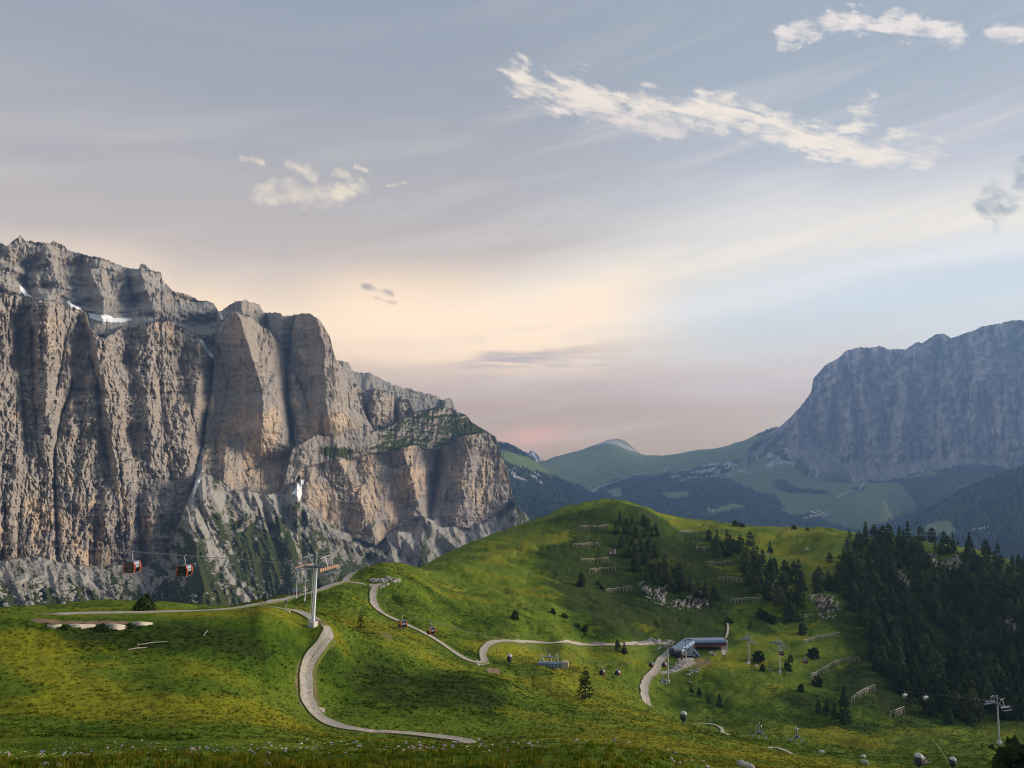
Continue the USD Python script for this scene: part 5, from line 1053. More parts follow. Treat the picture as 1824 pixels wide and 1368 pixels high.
def cabin(loc, rz, label, first=[]):
    """loc: the grip on the rope. x is the travel direction"""
    if first: return dup(first[0], loc, rz, label, None, (0.62, 0.62, 0.62))
    t = thing('gondola_cabin', label, 'cabin', loc, rz, None, (0.62, 0.62, 0.62)); first.append(t)
    zt = -2.0                                                     # roof height under the rope
    prof = np.array([(-0.80, 0), (-1.05, -0.55), (-1.12, -1.15), (-0.92, -2.05), (0.92, -2.05), (1.12, -1.15), (1.05, -0.55), (0.80, 0)])   # y, z across
    from shapely.geometry import Polygon
    def ext(poly, x0, x1):
        m = trimesh.creation.extrude_polygon(Polygon(poly), x1 - x0, engine='earcut')
        v = m.vertices.copy(); return trimesh.Trimesh(np.stack([v[:, 2] + x0, v[:, 0], v[:, 1] + zt], 1), m.faces)
    obj('lower_shell', ext(prof[[2, 3, 4, 5]] * (0.985, 1), -1.0, 1.0), BLACK, t)
    up_ = prof[[0, 1, 2, 5, 6, 7]] * (0.975, 1)
    for q, (y0, y1) in enumerate(((0, 1), (2, 3))): pass
    # glazing: two ends and two bulging sides
    for sx in (-1, 1):
        v = np.array([(sx * 1.0, y, z + zt) for y, z in up_]); f = np.array([(0, 1, 2), (0, 2, 3), (0, 3, 5), (3, 4, 5)]); obj('end_window', (v, f), GLASS, t)
    for sy in (-1, 1):
        ys = up_[:3] if sy < 0 else up_[[5, 4, 3]]; v = np.array([(x, y, z + zt) for y, z in ys for x in (-1.0, 1.0)]); obj('side_window', (v, np.array([(0, 1, 3), (0, 3, 2), (2, 3, 5), (2, 5, 4)])), GLASS, t)
        obj('side_panel', MB().box((0, sy * 1.07, zt - 0.86), (1.1, 0.04, 0.42)).get(), GREYP, t)  # pale slat paints a grey reflection over the side glass
        obj('ski_rack', MB().box((0.35, sy * 1.13, zt - 1.45), (0.5, 0.1, 0.5)).get(), BLACK, t)
    for sx in (-1, 1):
        for sy in (-1, 1):
            pts = [(sx * 1.02, sy * abs(y) * 1.01, z + zt) for y, z in ((0.80, 0.02), (1.05, -0.55), (1.12, -1.15), (0.92, -2.07))]
            fr = MB()
            for a, b in zip(pts[:-1], pts[1:]):
                a, b = np.array(a), np.array(b); c = (a + b) / 2; L = np.linalg.norm(b - a) + 0.06; an = math.atan2(b[1] - a[1], b[2] - a[2])
                fr.box(c, (0.26, 0.10, L), trimesh.transformations.rotation_matrix(-an, [1, 0, 0]))
            obj('corner_frame', fr.get(), ORANGE, t)
    obj('roof', MB().box((0, 0, zt + 0.06), (2.06, 1.64, 0.12)).box((0, 0, zt + 0.17), (1.2, 0.9, 0.12)).get(), STEEL_D, t)
    obj('floor', MB().box((0, 0, zt - 2.10), (2.04, 1.86, 0.10)).get(), STEEL_D, t)
    mk = MB()
    for sx in (-1, 1):
        for k in range(7): mk.box((sx * 1.013, -0.45 + 0.15 * k, zt - 1.62), (0.012, 0.09, 0.09 + 0.04 * (k % 2)))
    obj('lettering', mk.get(), GREYP, t)
    obj('hanger', MB().tube([(0, 0, zt + 0.2), (0, 0.0, -0.8), (0, 0.16, -0.45), (0, 0.1, 0.0)], 0.06, 6).get(), STEEL, t)
    obj('grip', MB().box((0, 0.05, 0.05), (0.62, 0.26, 0.24)).get(), STEEL_D, t)
    return t
cabin(cabL[0], pdir + 14, 'leftmost near cabin hanging before the cliff above the plateau')
cabin(cabL[1], pdir + 14, 'second near cabin hanging before the cliff left of the tall pylon')
cabin(cabM[0], pdir - 30, 'cabin over the winding track, left of the two just beyond the tall pylon')
cabin(cabM[1], pdir - 30, 'cabin over the winding track, right of the two just beyond the tall pylon')
cabin(cabD[0], far_dir, 'small far cabin low over the slope right of the bushy larch, left of its pair')
cabin(cabD[1], far_dir, 'small far cabin low over the slope right of the bushy larch, right of its pair')
cabin(P(1160, 1174, 270), far_dir, 'far cabin left of the gravel fork below the lift station')
cabin(P(1183, 1174, 270), far_dir, 'far cabin just left of the slender pylon by the lift station')
cabin(P(1392, 1154, 300), 8, 'far cabin passing the lower pale pylon')
cabin(P(1434, 1168, 300), 8, 'small reddish far cabin right of the lower pale pylon')
# the station: two roofed wings meeting at a ridge, black glazed front below them
ROOF = plain('blue_grey_sheet_roof', (0.165, 0.225, 0.32), 0.35, 0.35, 0.1, 0.6); FASCIA = plain('purple_brown_fascia', (0.050, 0.038, 0.050), 0.4); REDT = plain('red_trim', (0.40, 0.05, 0.03), 0.5); GLAZ = plain('black_glazing', (0.010, 0.011, 0.014), 0.08, spec=0.5)
def station():
    zr = float(P(1224, 1138, 352)[2]); same = lambda X, Y: P(X, Y, zr / float(ray(X, Y)[1]))
    a0, a1 = same(1228, 1138.5), same(1203, 1156); c0, c1 = same(1222, 1138.5), same(1290, 1137.5)
    loc = (a0 + a1) / 2; loc[2] = foot(1215, 1166, 260)[2]
    t = thing('lift_station', 'lift station with blue grey angled roofs and black glazed front', 'station', loc)
    def frame(p, q):
        d = (q - p) / np.linalg.norm(q - p); n = np.array([-d[1], d[0], 0]); L = np.linalg.norm(q - p)
        def place(m):
            v = np.asarray(m.vertices); return trimesh.Trimesh(p + v[:, :1] * d + v[:, 1:2] * n + v[:, 2:] * (0, 0, 1) - loc, m.faces, process=False)
        return L, place
    from shapely.geometry import Polygon
    def shell(poly, x0, x1):
        m = trimesh.creation.extrude_polygon(Polygon(poly), x1 - x0, engine='earcut'); v = m.vertices; return trimesh.Trimesh(np.stack([v[:, 2] + x0, v[:, 0], v[:, 1]], 1), m.faces)
    for nm, p, q, w, hh in (('canopy', a0, a1, 3.0, 2.5), ('canopy', c0, c1, 2.9, 2.3)):
        L, pl_ = frame(p, q)
        roof = [(-w, -hh * 0.36), (-w + 0.75, 0), (w - 0.75, 0), (w, -hh * 0.36), (w - 0.12, -hh * 0.36), (w - 0.8, -0.12), (-w + 0.8, -0.12), (-w + 0.12, -hh * 0.36)]
        top_ = obj(nm, pl_(shell(roof, 0, L)), ROOF, t)
        for k in range(int(L / 1.2)): obj('seam', pl_(MB().box((0.6 + k * 1.2, 0, 0.025), (0.06, 2 * w - 1.6, 0.05)).get()), ROOF, top_)
        for s in (-1, 1):
            obj('window_band', pl_(MB().box((L / 2, s * (w - 0.10), -hh * 0.66), (L - 0.2, 0.14, hh * 0.58)).get()), FASCIA, t)
            obj('red_trim', pl_(MB().box((L / 2, s * (w - 0.06), -hh * 1.0), (L, 0.26, 0.24)).get()), REDT, t)
            for k in range(int(L / 2.4)): obj('mullion', pl_(MB().box((1.2 + k * 2.4, s * (w - 0.02), -hh * 0.66), (0.08, 0.06, hh * 0.56)).get()), STEEL_D, t)
        obj('end_wall', pl_(MB().box((L - 0.08, 0, -hh * 0.55), (0.12, 2 * w - 0.5, hh * 0.85)).get()), FASCIA, t)
        obj('ceiling', pl_(MB().box((L / 2, 0, -hh * 1.02), (L - 0.3, 2 * w - 0.6, 0.12)).get()), FASCIA, t)
        obj('white_rim', pl_(MB().box((L + 0.02, w - 0.25, -hh * 0.4), (0.12, 0.4, hh * 0.7)).get()), GREYP, t)
    gz = loc[2] - 0.5
    for X, Y, rr in ((1207, 1166, 326), (1214, 1164, 331), (1282, 1150, 353), (1270, 1150, 357)):
        p = P(X, Y, rr); h0 = zr - 2.2; g0 = hgt(p[0], p[1]) - 0.5
        obj('pillar', MB().box(np.array([p[0], p[1], (h0 + g0) / 2]) - loc, (0.45, 0.45, h0 - g0)).get(), FASCIA, t)
    # black glazed gable leaning against the grassy bank
    A, B, C = P(1222, 1148, 343), P(1246, 1170, 339), P(1213, 1167, 333); back = np.array([1.0, 7.0, 0.6])
    v = np.array([A, B, C, A + back, B + back, C + back]) - loc
    obj('glazed_front', (v, np.array([(0, 2, 1), (3, 4, 5), (0, 1, 4), (0, 4, 3), (1, 2, 5), (1, 5, 4), (2, 0, 3), (2, 3, 5)])), GLAZ, t)
    e = (A + B) / 2 - loc; d = B - A; q = MB().tube([A - loc + (0, -0.1, 0.25), e + (0.25, -0.1, 0.32), B - loc + (0.1, -0.1, 0.2)], 0.3, 6)
    obj('gable_roof', trimesh.util.concatenate([q.get(), MB().tube([A - loc + back * 0.5, B - loc + back * 0.5], 0.3, 6).get()]), ROOF, t)
    for k in range(1, 7):
        u = k / 7; top_p = A + (B - A) * u; bot = C + (B - C) * u
        if np.linalg.norm(top_p - bot) > 0.4: obj('glazing_bar', MB().tube([top_p - loc + (0, -0.1, 0), bot - loc + (0, -0.1, 0)], 0.06, 4).get(), STEEL_D, t)
    for X, Y in ((1218, 1160), (1222, 1163)): pass
    # retaining wall below the right wing
    w0, w1 = foot(1284, 1158, 260), foot(1297, 1158, 260)
    obj('side_wall', MB().box(np.array([(w0[0] + w1[0]) / 2, (w0[1] + w1[1]) / 2 + 1.5, w0[2] + 1.2]) - loc, (3.2, 3.0, 4.4)).get(), CONCRETE, t)
    return t
station()
def drape(name, poly, r0, r1, lift, mat, label, soft=1.0):
    m = inpoly(MPX + soft * fb(MX / 3, MY / 3, 2, 730), MPY + soft * 0.6 * fb(MX / 3, MY / 3, 2, 733), poly) & (MR > r0) & (MR < r1); fm = m[:-1, :-1] & m[1:, 1:] & m[1:, :-1] & m[:-1, 1:]
    if not fm.any(): print('empty', name); return
    f = grid_faces(NL, NA, fm); u, inv = np.unique(f, return_inverse=True); v = np.stack([MX, MY, MZ + lift], -1).reshape(-1, 3)[u]
    return tag(obj(name, (v, inv.reshape(f.shape)), mat, smooth=True, attrs={'strip': np.zeros(len(u))} if mat is GRAVEL else None), kind='structure', label=label)
drape('gravel_yard', [(1196, 1196), (1203, 1178), (1210, 1165), (1222, 1160), (1240, 1168), (1236, 1180), (1224, 1190), (1208, 1199)], 290, 360, 0.15, GRAVEL, 'gravel yard before the lift station')
drape('gravel_yard', [(1284, 1150), (1297, 1149), (1298, 1168), (1282, 1168)], 300, 380, 0.15, GRAVEL, 'gravel patch under the right wing of the lift station')
drape('gravel_yard', [(1163, 1196), (1174, 1186), (1180, 1198), (1192, 1204), (1170, 1206)], 270, 340, 0.15, GRAVEL, 'gravel fork below the lift station')
drape('gravel_yard', [(655, 1040), (692, 1038), (684, 1046), (672, 1052), (660, 1050)], 215, 290, 0.12, GRAVEL, 'gravel turning place by the row of boulders')
drape('gravel_yard', [(838, 1178), (868, 1172), (872, 1184), (856, 1188)], 160, 215, 0.12, GRAVEL, 'gravel bend where two tracks meet')
drape('gravel_yard', [(556, 1258), (582, 1262), (578, 1276), (590, 1290), (566, 1280)], 90, 118, 0.10, GRAVEL, 'gravel spur at the bend of the lower track')
# boulders: rows along the tracks and single ones
def boulders(px_line, n, size, label, group, r0, seed, spread=2.5):
    r_ = np.random.default_rng(seed); q = np.array(px_line, float); s = np.r_[0, np.cumsum(np.hypot(*np.diff(q, axis=0).T))]
    for k in range(n):
        u = (k + r_.uniform(-.3, .3) + 0.5) / n * s[-1]; X, Y = np.interp(u, s, q[:, 0]), np.interp(u, s, q[:, 1]) + r_.normal(0, spread)
        p = foot(X, Y, r0); d = r_.uniform(*size); boulder(p, d, label, group, r_)
BP = []
def boulder(p, d, label, group=None, r_=rng):
    rz = float(r_.uniform(0, 360)); k = int(r_.integers(4)); p = np.array(p) + (0, 0, d * 0.12); sc = (d * r_.uniform(.85, 1.25), d * r_.uniform(.8, 1.1), d * r_.uniform(.8, 1.15))
    while len(BP) <= k: BP.append(None)
    if BP[k] is None:
        BP[k] = thing('boulder', label, 'boulder', p, rz, group, sc); obj('stone', rock_mesh(20 + k, 2), STONE, BP[k], smooth=35)
    else: t = dup(BP[k], p, rz, label, group or 'none', sc); t.SetCustomDataByKey('group', group or '')
boulders([(662, 1035), (690, 1034), (712, 1037)], 22, (0.9, 1.8), 'pale boulder in the row above the gravel turning place', 'boulders above the turning place', 200, 61, 1.6)
boulders([(676, 1050), (684, 1044), (694, 1040)], 7, (0.6, 1.2), 'pale boulder on the inner edge of the winding track', 'boulders inside the winding track', 200, 62, 1.0)
boulders([(1130, 1147), (1160, 1143), (1198, 1145)], 26, (1.1, 2.3), 'pale boulder in the row along the upper side of the level track', 'boulders along the level track', 250, 63, 1.4)
boulders([(1056, 1146), (1076, 1149)], 8, (0.9, 1.6), 'pale boulder left of the two small conifers by the level track', 'boulders near the two small conifers', 240, 64, 1.2)
boulders([(1192, 1196), (1205, 1190), (1220, 1186)], 24, (0.9, 1.9), 'pale block of the stone bank below the gravel yard', 'blocks below the gravel yard', 280, 65, 3.0)
boulders([(1222, 1204), (1234, 1197), (1246, 1192)], 14, (0.7, 1.5), 'pale block in the earthy bank right of the gravel spur', 'blocks in the earthy bank', 260, 66, 1.6)
boulders([(1176, 1212), (1186, 1216)], 9, (0.7, 1.5), 'grey block at the foot of the slender station pylon', 'blocks at the station pylon', 260, 67, 3.0)
boulders([(1264, 1163), (1276, 1165)], 8, (0.8, 1.6), 'grey block under the right wing of the lift station', 'blocks under the right wing', 290, 68, 2.0)
boulder(foot(1325, 1366, 40), 1.15, 'big grey boulder at the bottom edge of the view'); boulder(foot(1338, 1369, 40), 0.7, 'smaller boulder touching the big grey one at the bottom edge')
for X, Y, d, l in ((1331, 1183, 1.5, 'white stone left of the foot of the upper pale pylon'), (1346, 1187, 1.7, 'white stone between the two pale pylons'), (1371, 1193, 1.2, 'small white stone left of the foot of the lower pale pylon'), (1370, 1160, 1.0, 'tiny white stone between the arms of the pale pylons'), (1463, 1341, 0.9, 'white stone farthest left in the lower right meadow'), (1537, 1349, 1.1, 'flat pale stone in the lower right meadow'), (1541, 1360, 1.1, 'long pale stone at the bottom of the lower right meadow'), (1437, 980, 3.0, 'pale boulder alone on the sunlit upper meadow'), (1229, 1216, 1.0, 'lone pale stone below the earthy bank'), (1258, 1182, 1.2, 'lone pale stone on the bank right of the gravel yard')): boulder(foot(X, Y, 100 if Y > 1300 else 230), d, l)
for X, Y, d in ((104, 1366, .09), (80, 1364, .11), (475, 1365, .14), (412, 1366, .09)): boulder(foot(X, Y, 9), d, 'small pale stone half hidden in the grass at the bottom left edge', 'stones in the grass at the bottom left')
# crags that break through the turf of the hill
CRAG = make_rock('crag_rock', [(0.12, 0.108, 0.097), (0.30, 0.275, 0.25), (0.17, 0.145, 0.125), (0.29, 0.245, 0.21), (0.34, 0.24, 0.18), (0.46, 0.35, 0.28), (0.06, 0.055, 0.05)], k=8.0)
def crag(poly, r0, label, seed, bulge=1.5):
    x0, y0 = np.min(poly, 0); x1, y1 = np.max(poly, 0); nx, ny = int((x1 - x0) / 0.9) + 2, int((y1 - y0) / 0.9) + 2
    gx_, gy_ = np.meshgrid(np.linspace(x0, x1, nx), np.linspace(y0, y1, ny)); h = np.array([[foot(a, b, r0) for a, b in zip(ra, rb)] for ra, rb in zip(gx_[::2, ::2], gy_[::2, ::2])])
    from scipy.ndimage import zoom
    hh = np.stack([zoom(h[..., i], (ny / h.shape[0], nx / h.shape[1]), order=1) for i in range(3)], -1)
    m = inpoly(gx_ + 2 * fb(gx_ / 6, gy_ / 6, 3, seed), gy_ + 2 * fb(gx_ / 6, gy_ / 6, 3, seed + 3), poly); e = gaussian_filter(m.astype(float), 2.0)
    b = (e - 0.35) * bulge + (0.35 + e) * (1.8 * fb(gx_ / 5 + gy_ / 8, gy_ / 14, 3, seed + 6, ridge=True) + 1.0 * fb(gx_ / 2.5, gy_ / 3, 3, seed + 9)) - 0.4
    d = hh / np.linalg.norm(hh, axis=-1, keepdims=True); v = hh - d * b[..., None] + np.array([0, 0, 0.25]) * b[..., None]
    t = np.zeros(gx_.shape + (3,)); t[..., 0] = 0.3 + 0.4 * fb(gx_ / 12, gy_ / 12, 3, seed + 12); t[..., 1] = 0.15 + 0.9 * fb(gx_ / 7, gy_ / 6, 3, seed + 15)
    fm = (e[:-1, :-1] > 0.12)
    fm = fm[:, :nx - 1]; f = grid_faces(ny, nx, fm); u, inv = np.unique(f, return_inverse=True); st_ = np.clip(0.25 + 0.6 * fb(gx_ / 3, gy_ / 10, 3, seed + 18), 0, 1).ravel()
    tag(obj('rock_outcrop', (v.reshape(-1, 3)[u], inv.reshape(f.shape)), CRAG, smooth=True, attrs={'tone': np.clip(t, 0, 1).reshape(-1, 3)[u], 'stain': st_[u]}), label, 'rock outcrop')
crag([(1138, 1040), (1148, 1038), (1172, 1060), (1178, 1072), (1162, 1066), (1148, 1052)], 380, 'small white crag at the upper left of the crags above the lift station', 801)
crag([(1165, 1052), (1190, 1040), (1186, 1068), (1178, 1074), (1168, 1064)], 380, 'reddish crag left of the dark trees above the lift station', 811)
crag([(1190, 1074), (1212, 1064), (1235, 1060), (1262, 1054), (1264, 1076), (1252, 1084), (1220, 1080)], 370, 'long pale crag under the shaded trees above the lift station', 821)
crag([(1440, 1062), (1462, 1056), (1486, 1062), (1496, 1080), (1478, 1098), (1458, 1090)], 380, 'striped brown crag on the flank between the fences', 831)
crag([(1584, 1004), (1596, 1002), (1624, 1042), (1614, 1058), (1598, 1040)], 420, 'steep tan crag splitting the wood near the ridge', 841)
crag([(1648, 988), (1662, 986), (1674, 998), (1704, 988), (1718, 1006), (1706, 1016), (1670, 1014)], 420, 'broad grey and tan crag high in the wood below the ridge', 851)
crag([(1788, 1088), (1800, 1092), (1816, 1118), (1810, 1136), (1796, 1118)], 400, 'tan crag in the wood at the right edge of the view', 861)
crag([(1085, 978), (1095, 976), (1097, 988), (1086, 989)], 400, 'tiny white rock right of the third stacked fence', 871, 1.6)
boulders([(1150, 1062), (1172, 1076), (1200, 1084), (1226, 1086), (1250, 1088)], 15, (0.7, 1.7), 'pale stone at the lower edge of the crags above the lift station', 'stones below the white crags', 360, 69, 2.5)
boulders([(1140, 1040), (1160, 1050), (1186, 1040), (1230, 1056), (1262, 1052)], 14, (0.9, 2.0), 'pale stone at the upper edge of the crags above the lift station', 'stones above the white crags', 360, 70, 4.0)
boulders([(1452, 1096), (1478, 1100), (1498, 1086)], 9, (0.8, 1.8), 'brown stone below the striped crag on the flank', 'stones below the striped crag', 360, 71, 4.0)
# avalanche fences
WOOD = plain('weathered_grey_timber', (0.25, 0.22, 0.18), 0.85, var=0.3, scale=2.0)
def avalanche_fence(pts, r0, label, gap=1.9, h=2.05):
    q = np.array(pts, float); s = np.r_[0, np.cumsum(np.hypot(*np.diff(q, axis=0).T))]; u = np.linspace(0, s[-1], max(3, int(s[-1] / 3)))
    g_ = np.array([foot(np.interp(a, s, q[:, 0]), np.interp(a, s, q[:, 1]) + 8.5, r0) for a in u]); L = np.r_[0, np.cumsum(np.linalg.norm(np.diff(g_, axis=0), axis=1))]
    n = max(4, min(26, int(L[-1] / gap))); d = np.linspace(0, L[-1], n); b = np.stack([np.interp(d, L, g_[:, i]) for i in range(3)], 1); b[:, 2] = height(b[:, 0], b[:, 1])
    loc = b.mean(0); out = -loc[:2] / np.linalg.norm(loc[:2])             # downhill, towards the viewpoint
    t = thing('avalanche_fence', label, 'avalanche fence', loc)
    hd = rng.uniform(-0.25, 0.25, n); topz = b - loc + np.array([0, 0, h]) + np.c_[out * 0.0 + hd[:, None] * 0, hd]
    for k in range(n):
        dz = hgt(b[k, 0] + out[0] * 2.2, b[k, 1] + out[1] * 2.2) - b[k, 2]
        obj('post', MB().tube([b[k] - loc + (0, 0, -0.5), topz[k]], 0.12, 5).get(), WOOD, t)
        obj('strut', MB().tube([topz[k] - (0, 0, 0.3), b[k] - loc + (out[0] * 2.2, out[1] * 2.2, dz - 0.3)], 0.10, 5).get(), WOOD, t)
    obj('top_rail', MB().tube(topz + (0, 0, 0.02), 0.17, 5).get(), WOOD, t); obj('rail', MB().tube(topz - (0, 0, 0.75), 0.10, 5).get(), WOOD, t)
for pts, r0, lab in (([(1031, 934), (1084, 932)], 420, 'topmost timber fence of the five stacked on the hill front'), ([(1021, 966), (1067, 964)], 400, 'second timber fence from the top of the five stacked'), ([(1035, 993), (1084, 991)], 380, 'third timber fence from the top of the five stacked'), ([(1050, 1011), (1097, 1007)], 370, 'fourth timber fence from the top of the five stacked'), ([(1081, 1048), (1124, 1042)], 360, 'lowest timber fence of the five stacked on the hill front'),
                     ([(1210, 942), (1240, 941)], 420, 'timber fence just under the pale crest left of the dark trees'), ([(1240, 970), (1264, 971)], 400, 'short timber fence half hidden left of the dark band of trees'), ([(1258, 998), (1305, 996)], 400, 'timber fence in the clearing beside the dark band of trees'), ([(1281, 1025), (1320, 1027)], 390, 'short timber fence below the clearing fence'), ([(1302, 1065), (1357, 1062)], 370, 'timber fence on the open slope right of the long pale crag'),
                     ([(1336, 983), (1372, 982)], 420, 'timber fence beside the slim conifer on the upper meadow'), ([(1440, 1021), (1470, 1016), (1503, 1011)], 400, 'long sloping timber fence at the edge of the upper meadow and the wood'), ([(1420, 1095), (1447, 1093)], 360, 'short timber fence under the striped brown crag'), ([(1432, 1139), (1464, 1131), (1495, 1125)], 330, 'long timber fence climbing right below the short one under the striped crag'), ([(1445, 1202), (1475, 1185), (1497, 1174), (1530, 1170)], 300, 'long curved timber fence right of the pale pylons'),
                     ([(1517, 1245), (1540, 1228), (1559, 1221)], 270, 'timber fence climbing to the wood above the lowest short one'), ([(1586, 1271), (1611, 1261)], 250, 'lowest short timber fence at the foot of the wood'), ([(1645, 1240), (1665, 1235)], 280, 'faint timber fence inside the lower wood'), ([(1608, 1193), (1630, 1190)], 300, 'small timber fence almost lost among the trees of the wood')):
    avalanche_fence(pts, r0, lab)
# snow cannons under their covers, signs, hut, small lift
COVER = plain('dark_cover_cloth', (0.030, 0.034, 0.036), 0.7, bump=0.3); CAP = plain('pale_cap', (0.42, 0.42, 0.41), 0.6); HUTB = plain('brown_boards', (0.16, 0.11, 0.08), 0.85); BLUE = plain('blue_grey_paint', (0.10, 0.14, 0.20), 0.5); PALEW = plain('pale_planks', (0.36, 0.28, 0.20), 0.85)
def snow_cannon(p, h, label, cap=True, base=False):
    t = thing('snow_cannon', label, 'snow cannon', p)
    obj('stand', MB().tube([(0, 0, -0.4), (0, 0, h * 0.5)], 0.10 * h / 2, 8).box((0, 0, 0.08), (0.5, 0.5, 0.16)).get(), STEEL_D, t)
    an = np.linspace(0, 1, 9); rad = h * 0.27 * np.sin(np.pi * (0.12 + 0.80 * an)) ** 0.8; pts = np.stack([0.06 * h * an, 0 * an, h * (0.30 + 0.70 * an)], 1)
    obj('cover', MB().tube(pts, rad, 10).get(), COVER, t, smooth=50)
    if cap: obj('cap', MB().tube([(0.05 * h, 0, h * 0.86), (0.06 * h, 0, h * 0.98), (0.07 * h, 0, h * 1.06)], [h * 0.24, h * 0.22, h * 0.08], 10).get(), CAP, t, smooth=50)
    if base: obj('base_block', trimesh.Trimesh(rock_mesh(33).vertices * 0.9 + (-0.7, 0.2, 0.2), rock_mesh(33).faces), PALEW, t, smooth=35)
snow_cannon(foot(472, 1076, 150), 2.3, 'covered dark snow cannon beside the track on the plateau', False, True)
snow_cannon(foot(907, 1185, 150), 2.6, 'covered snow cannon with pale cap near the track bend')
snow_cannon(foot(1217, 1292, 120), 2.9, 'covered snow cannon with grey cap on the edge of the near shoulder')
snow_cannon(foot(1636, 1374, 100), 2.2, 'dark hooded snow cannon with pale cap at the bottom right beside the small deck')
snow_cannon(foot(1697, 1373, 100), 1.7, 'dark snow cannon with white cap at the foot of the slanting pole')
t = thing('snow_lance', 'thin yellowish pole slanting over the lower right meadow', 'pole', foot(1694, 1362, 100)); e = np.array(P(1660, 1315, 137)) - foot(1694, 1362, 100)
obj('pole', MB().tube([(0, 0, -0.4), e * 0.5, e], [0.06, 0.05, 0.03], 6).get(), plain('yellowish_metal', (0.42, 0.42, 0.22), 0.5), t); obj('foot', MB().box((0, 0, 0), (0.4, 0.4, 0.5)).get(), STEEL_D, t)
p = foot(1642, 1362, 100); t = thing('timber_deck', 'low brown deck with a pale tank beside the hooded snow cannon', 'deck', p, 12)
obj('deck', MB().box((0, 0, 0.35), (2.4, 1.3, 0.14)).box((-1.0, 0, 0.05), (.15, 1.2, .6)).box((1.0, 0, 0.05), (.15, 1.2, .6)).get(), HUTB, t); obj('tank', MB().tube([(-0.7, 0, 0.95), (0.5, 0, 0.95)], 0.32, 12).get(), CAP, t, smooth=40); obj('cradle', MB().box((-0.5, 0, 0.55), (.2, .6, .35)).box((0.3, 0, 0.55), (.2, .6, .35)).get(), BLUE, t); obj('rail', MB().tube([(1.15, -0.6, 0.4), (1.25, -0.6, 1.0)], 0.06, 5).get(), CAP, t)
p = foot(527, 1062, 150); t = thing('hut', 'small brown wooden hut below the left little pylon', 'hut', p, 25)
obj('wall', MB().box((0, 0, 0.6), (1.5, 1.2, 1.6)).get(), HUTB, t); obj('roof', trimesh.Trimesh([(-.95, -.8, 1.4), (.95, -.8, 1.4), (.95, .8, 1.4), (-.95, .8, 1.4), (-.95, 0, 1.95), (.95, 0, 1.95)], [(0, 1, 5), (0, 5, 4), (2, 3, 4), (2, 4, 5), (0, 4, 3), (1, 2, 5), (0, 3, 2), (0, 2, 1)]), STEEL_D, t); obj('window', MB().box((0, -0.61, 0.85), (0.6, 0.04, 0.5)).get(), GLAZ, t)
p = foot(509, 1089, 118); t = thing('signpost', 'grey post with a small box on top at the top of the gravel bend', 'signpost', p)
obj('post', MB().tube([(0, 0, -0.3), (0, 0, 1.6)], 0.05, 6).get(), STEEL, t); obj('box', MB().box((0, 0, 1.6), (0.42, 0.3, 0.42)).get(), STEEL_D, t); obj('foot', MB().box((0.3, -0.1, 0.0), (0.7, 0.4, 0.25)).get(), CONCRETE, t)
for X, Y, l in ((885, 1164, 'thin dark marker post between track bend and covered cannon'), (936, 1178, 'thin dark marker post right of the covered cannon with pale cap'), (446, 1075, 'thin marker post beside the plateau track')):
    t = thing('marker_post', l, 'post', foot(X, Y, 150)); obj('stake', MB().tube([(0, 0, -0.4), (0, 0, 1.5)], 0.09, 6).get(), HUTB, t); obj('band', MB().tube([(0, 0, 1.15), (0, 0, 1.35)], 0.10, 6).get(), STEEL_D, t)
p = foot(980, 1187, 160); t = thing('drag_lift_terminal', 'low blue grey steel lift frame with a planked box at its right end', 'lift station', p, -8)
obj('platform', MB().box((0, 0, 0.5), (6.2, 2.2, 1.1)).get(), BLUE, t)
for k in range(8): obj('rib', MB().box((-2.9 + k * 0.83, -1.13, 0.5), (0.1, 0.08, 1.1)).get(), STEEL, t)
for x in (-2.2, -0.2, 1.6):
    fr = MB()
    for s in (-1, 1): fr.tube([(x + s * 0.7, 0, 1.0), (x, 0, 3.2)], 0.06, 5)
    fr.tube([(x - 0.4, 0, 2.0), (x + 0.4, 0, 2.0)], 0.04, 5); obj('trestle', fr.get(), STEEL, t)
obj('beam', MB().tube([(-2.8, 0, 2.6), (2.6, 0, 2.3)], 0.08, 5).tube([(-1.0, 0, 3.9), (-0.7, 0, 1.0)], 0.05, 5).get(), STEEL, t); obj('bull_wheel', MB().tube([(-0.2, 0, 2.35), (-0.2, 0, 2.5)], 0.9, 16).get(), STEEL_D, t)
bx_ = obj('planked_box', MB().box((3.9, 0, 0.7), (1.5, 2.0, 1.5)).get(), PALEW, t)
for k in range(5): obj('plank', MB().box((3.9, -1.02, 0.08 + k * 0.3), (1.5, 0.06, 0.27)).get(), PALEW, bx_)
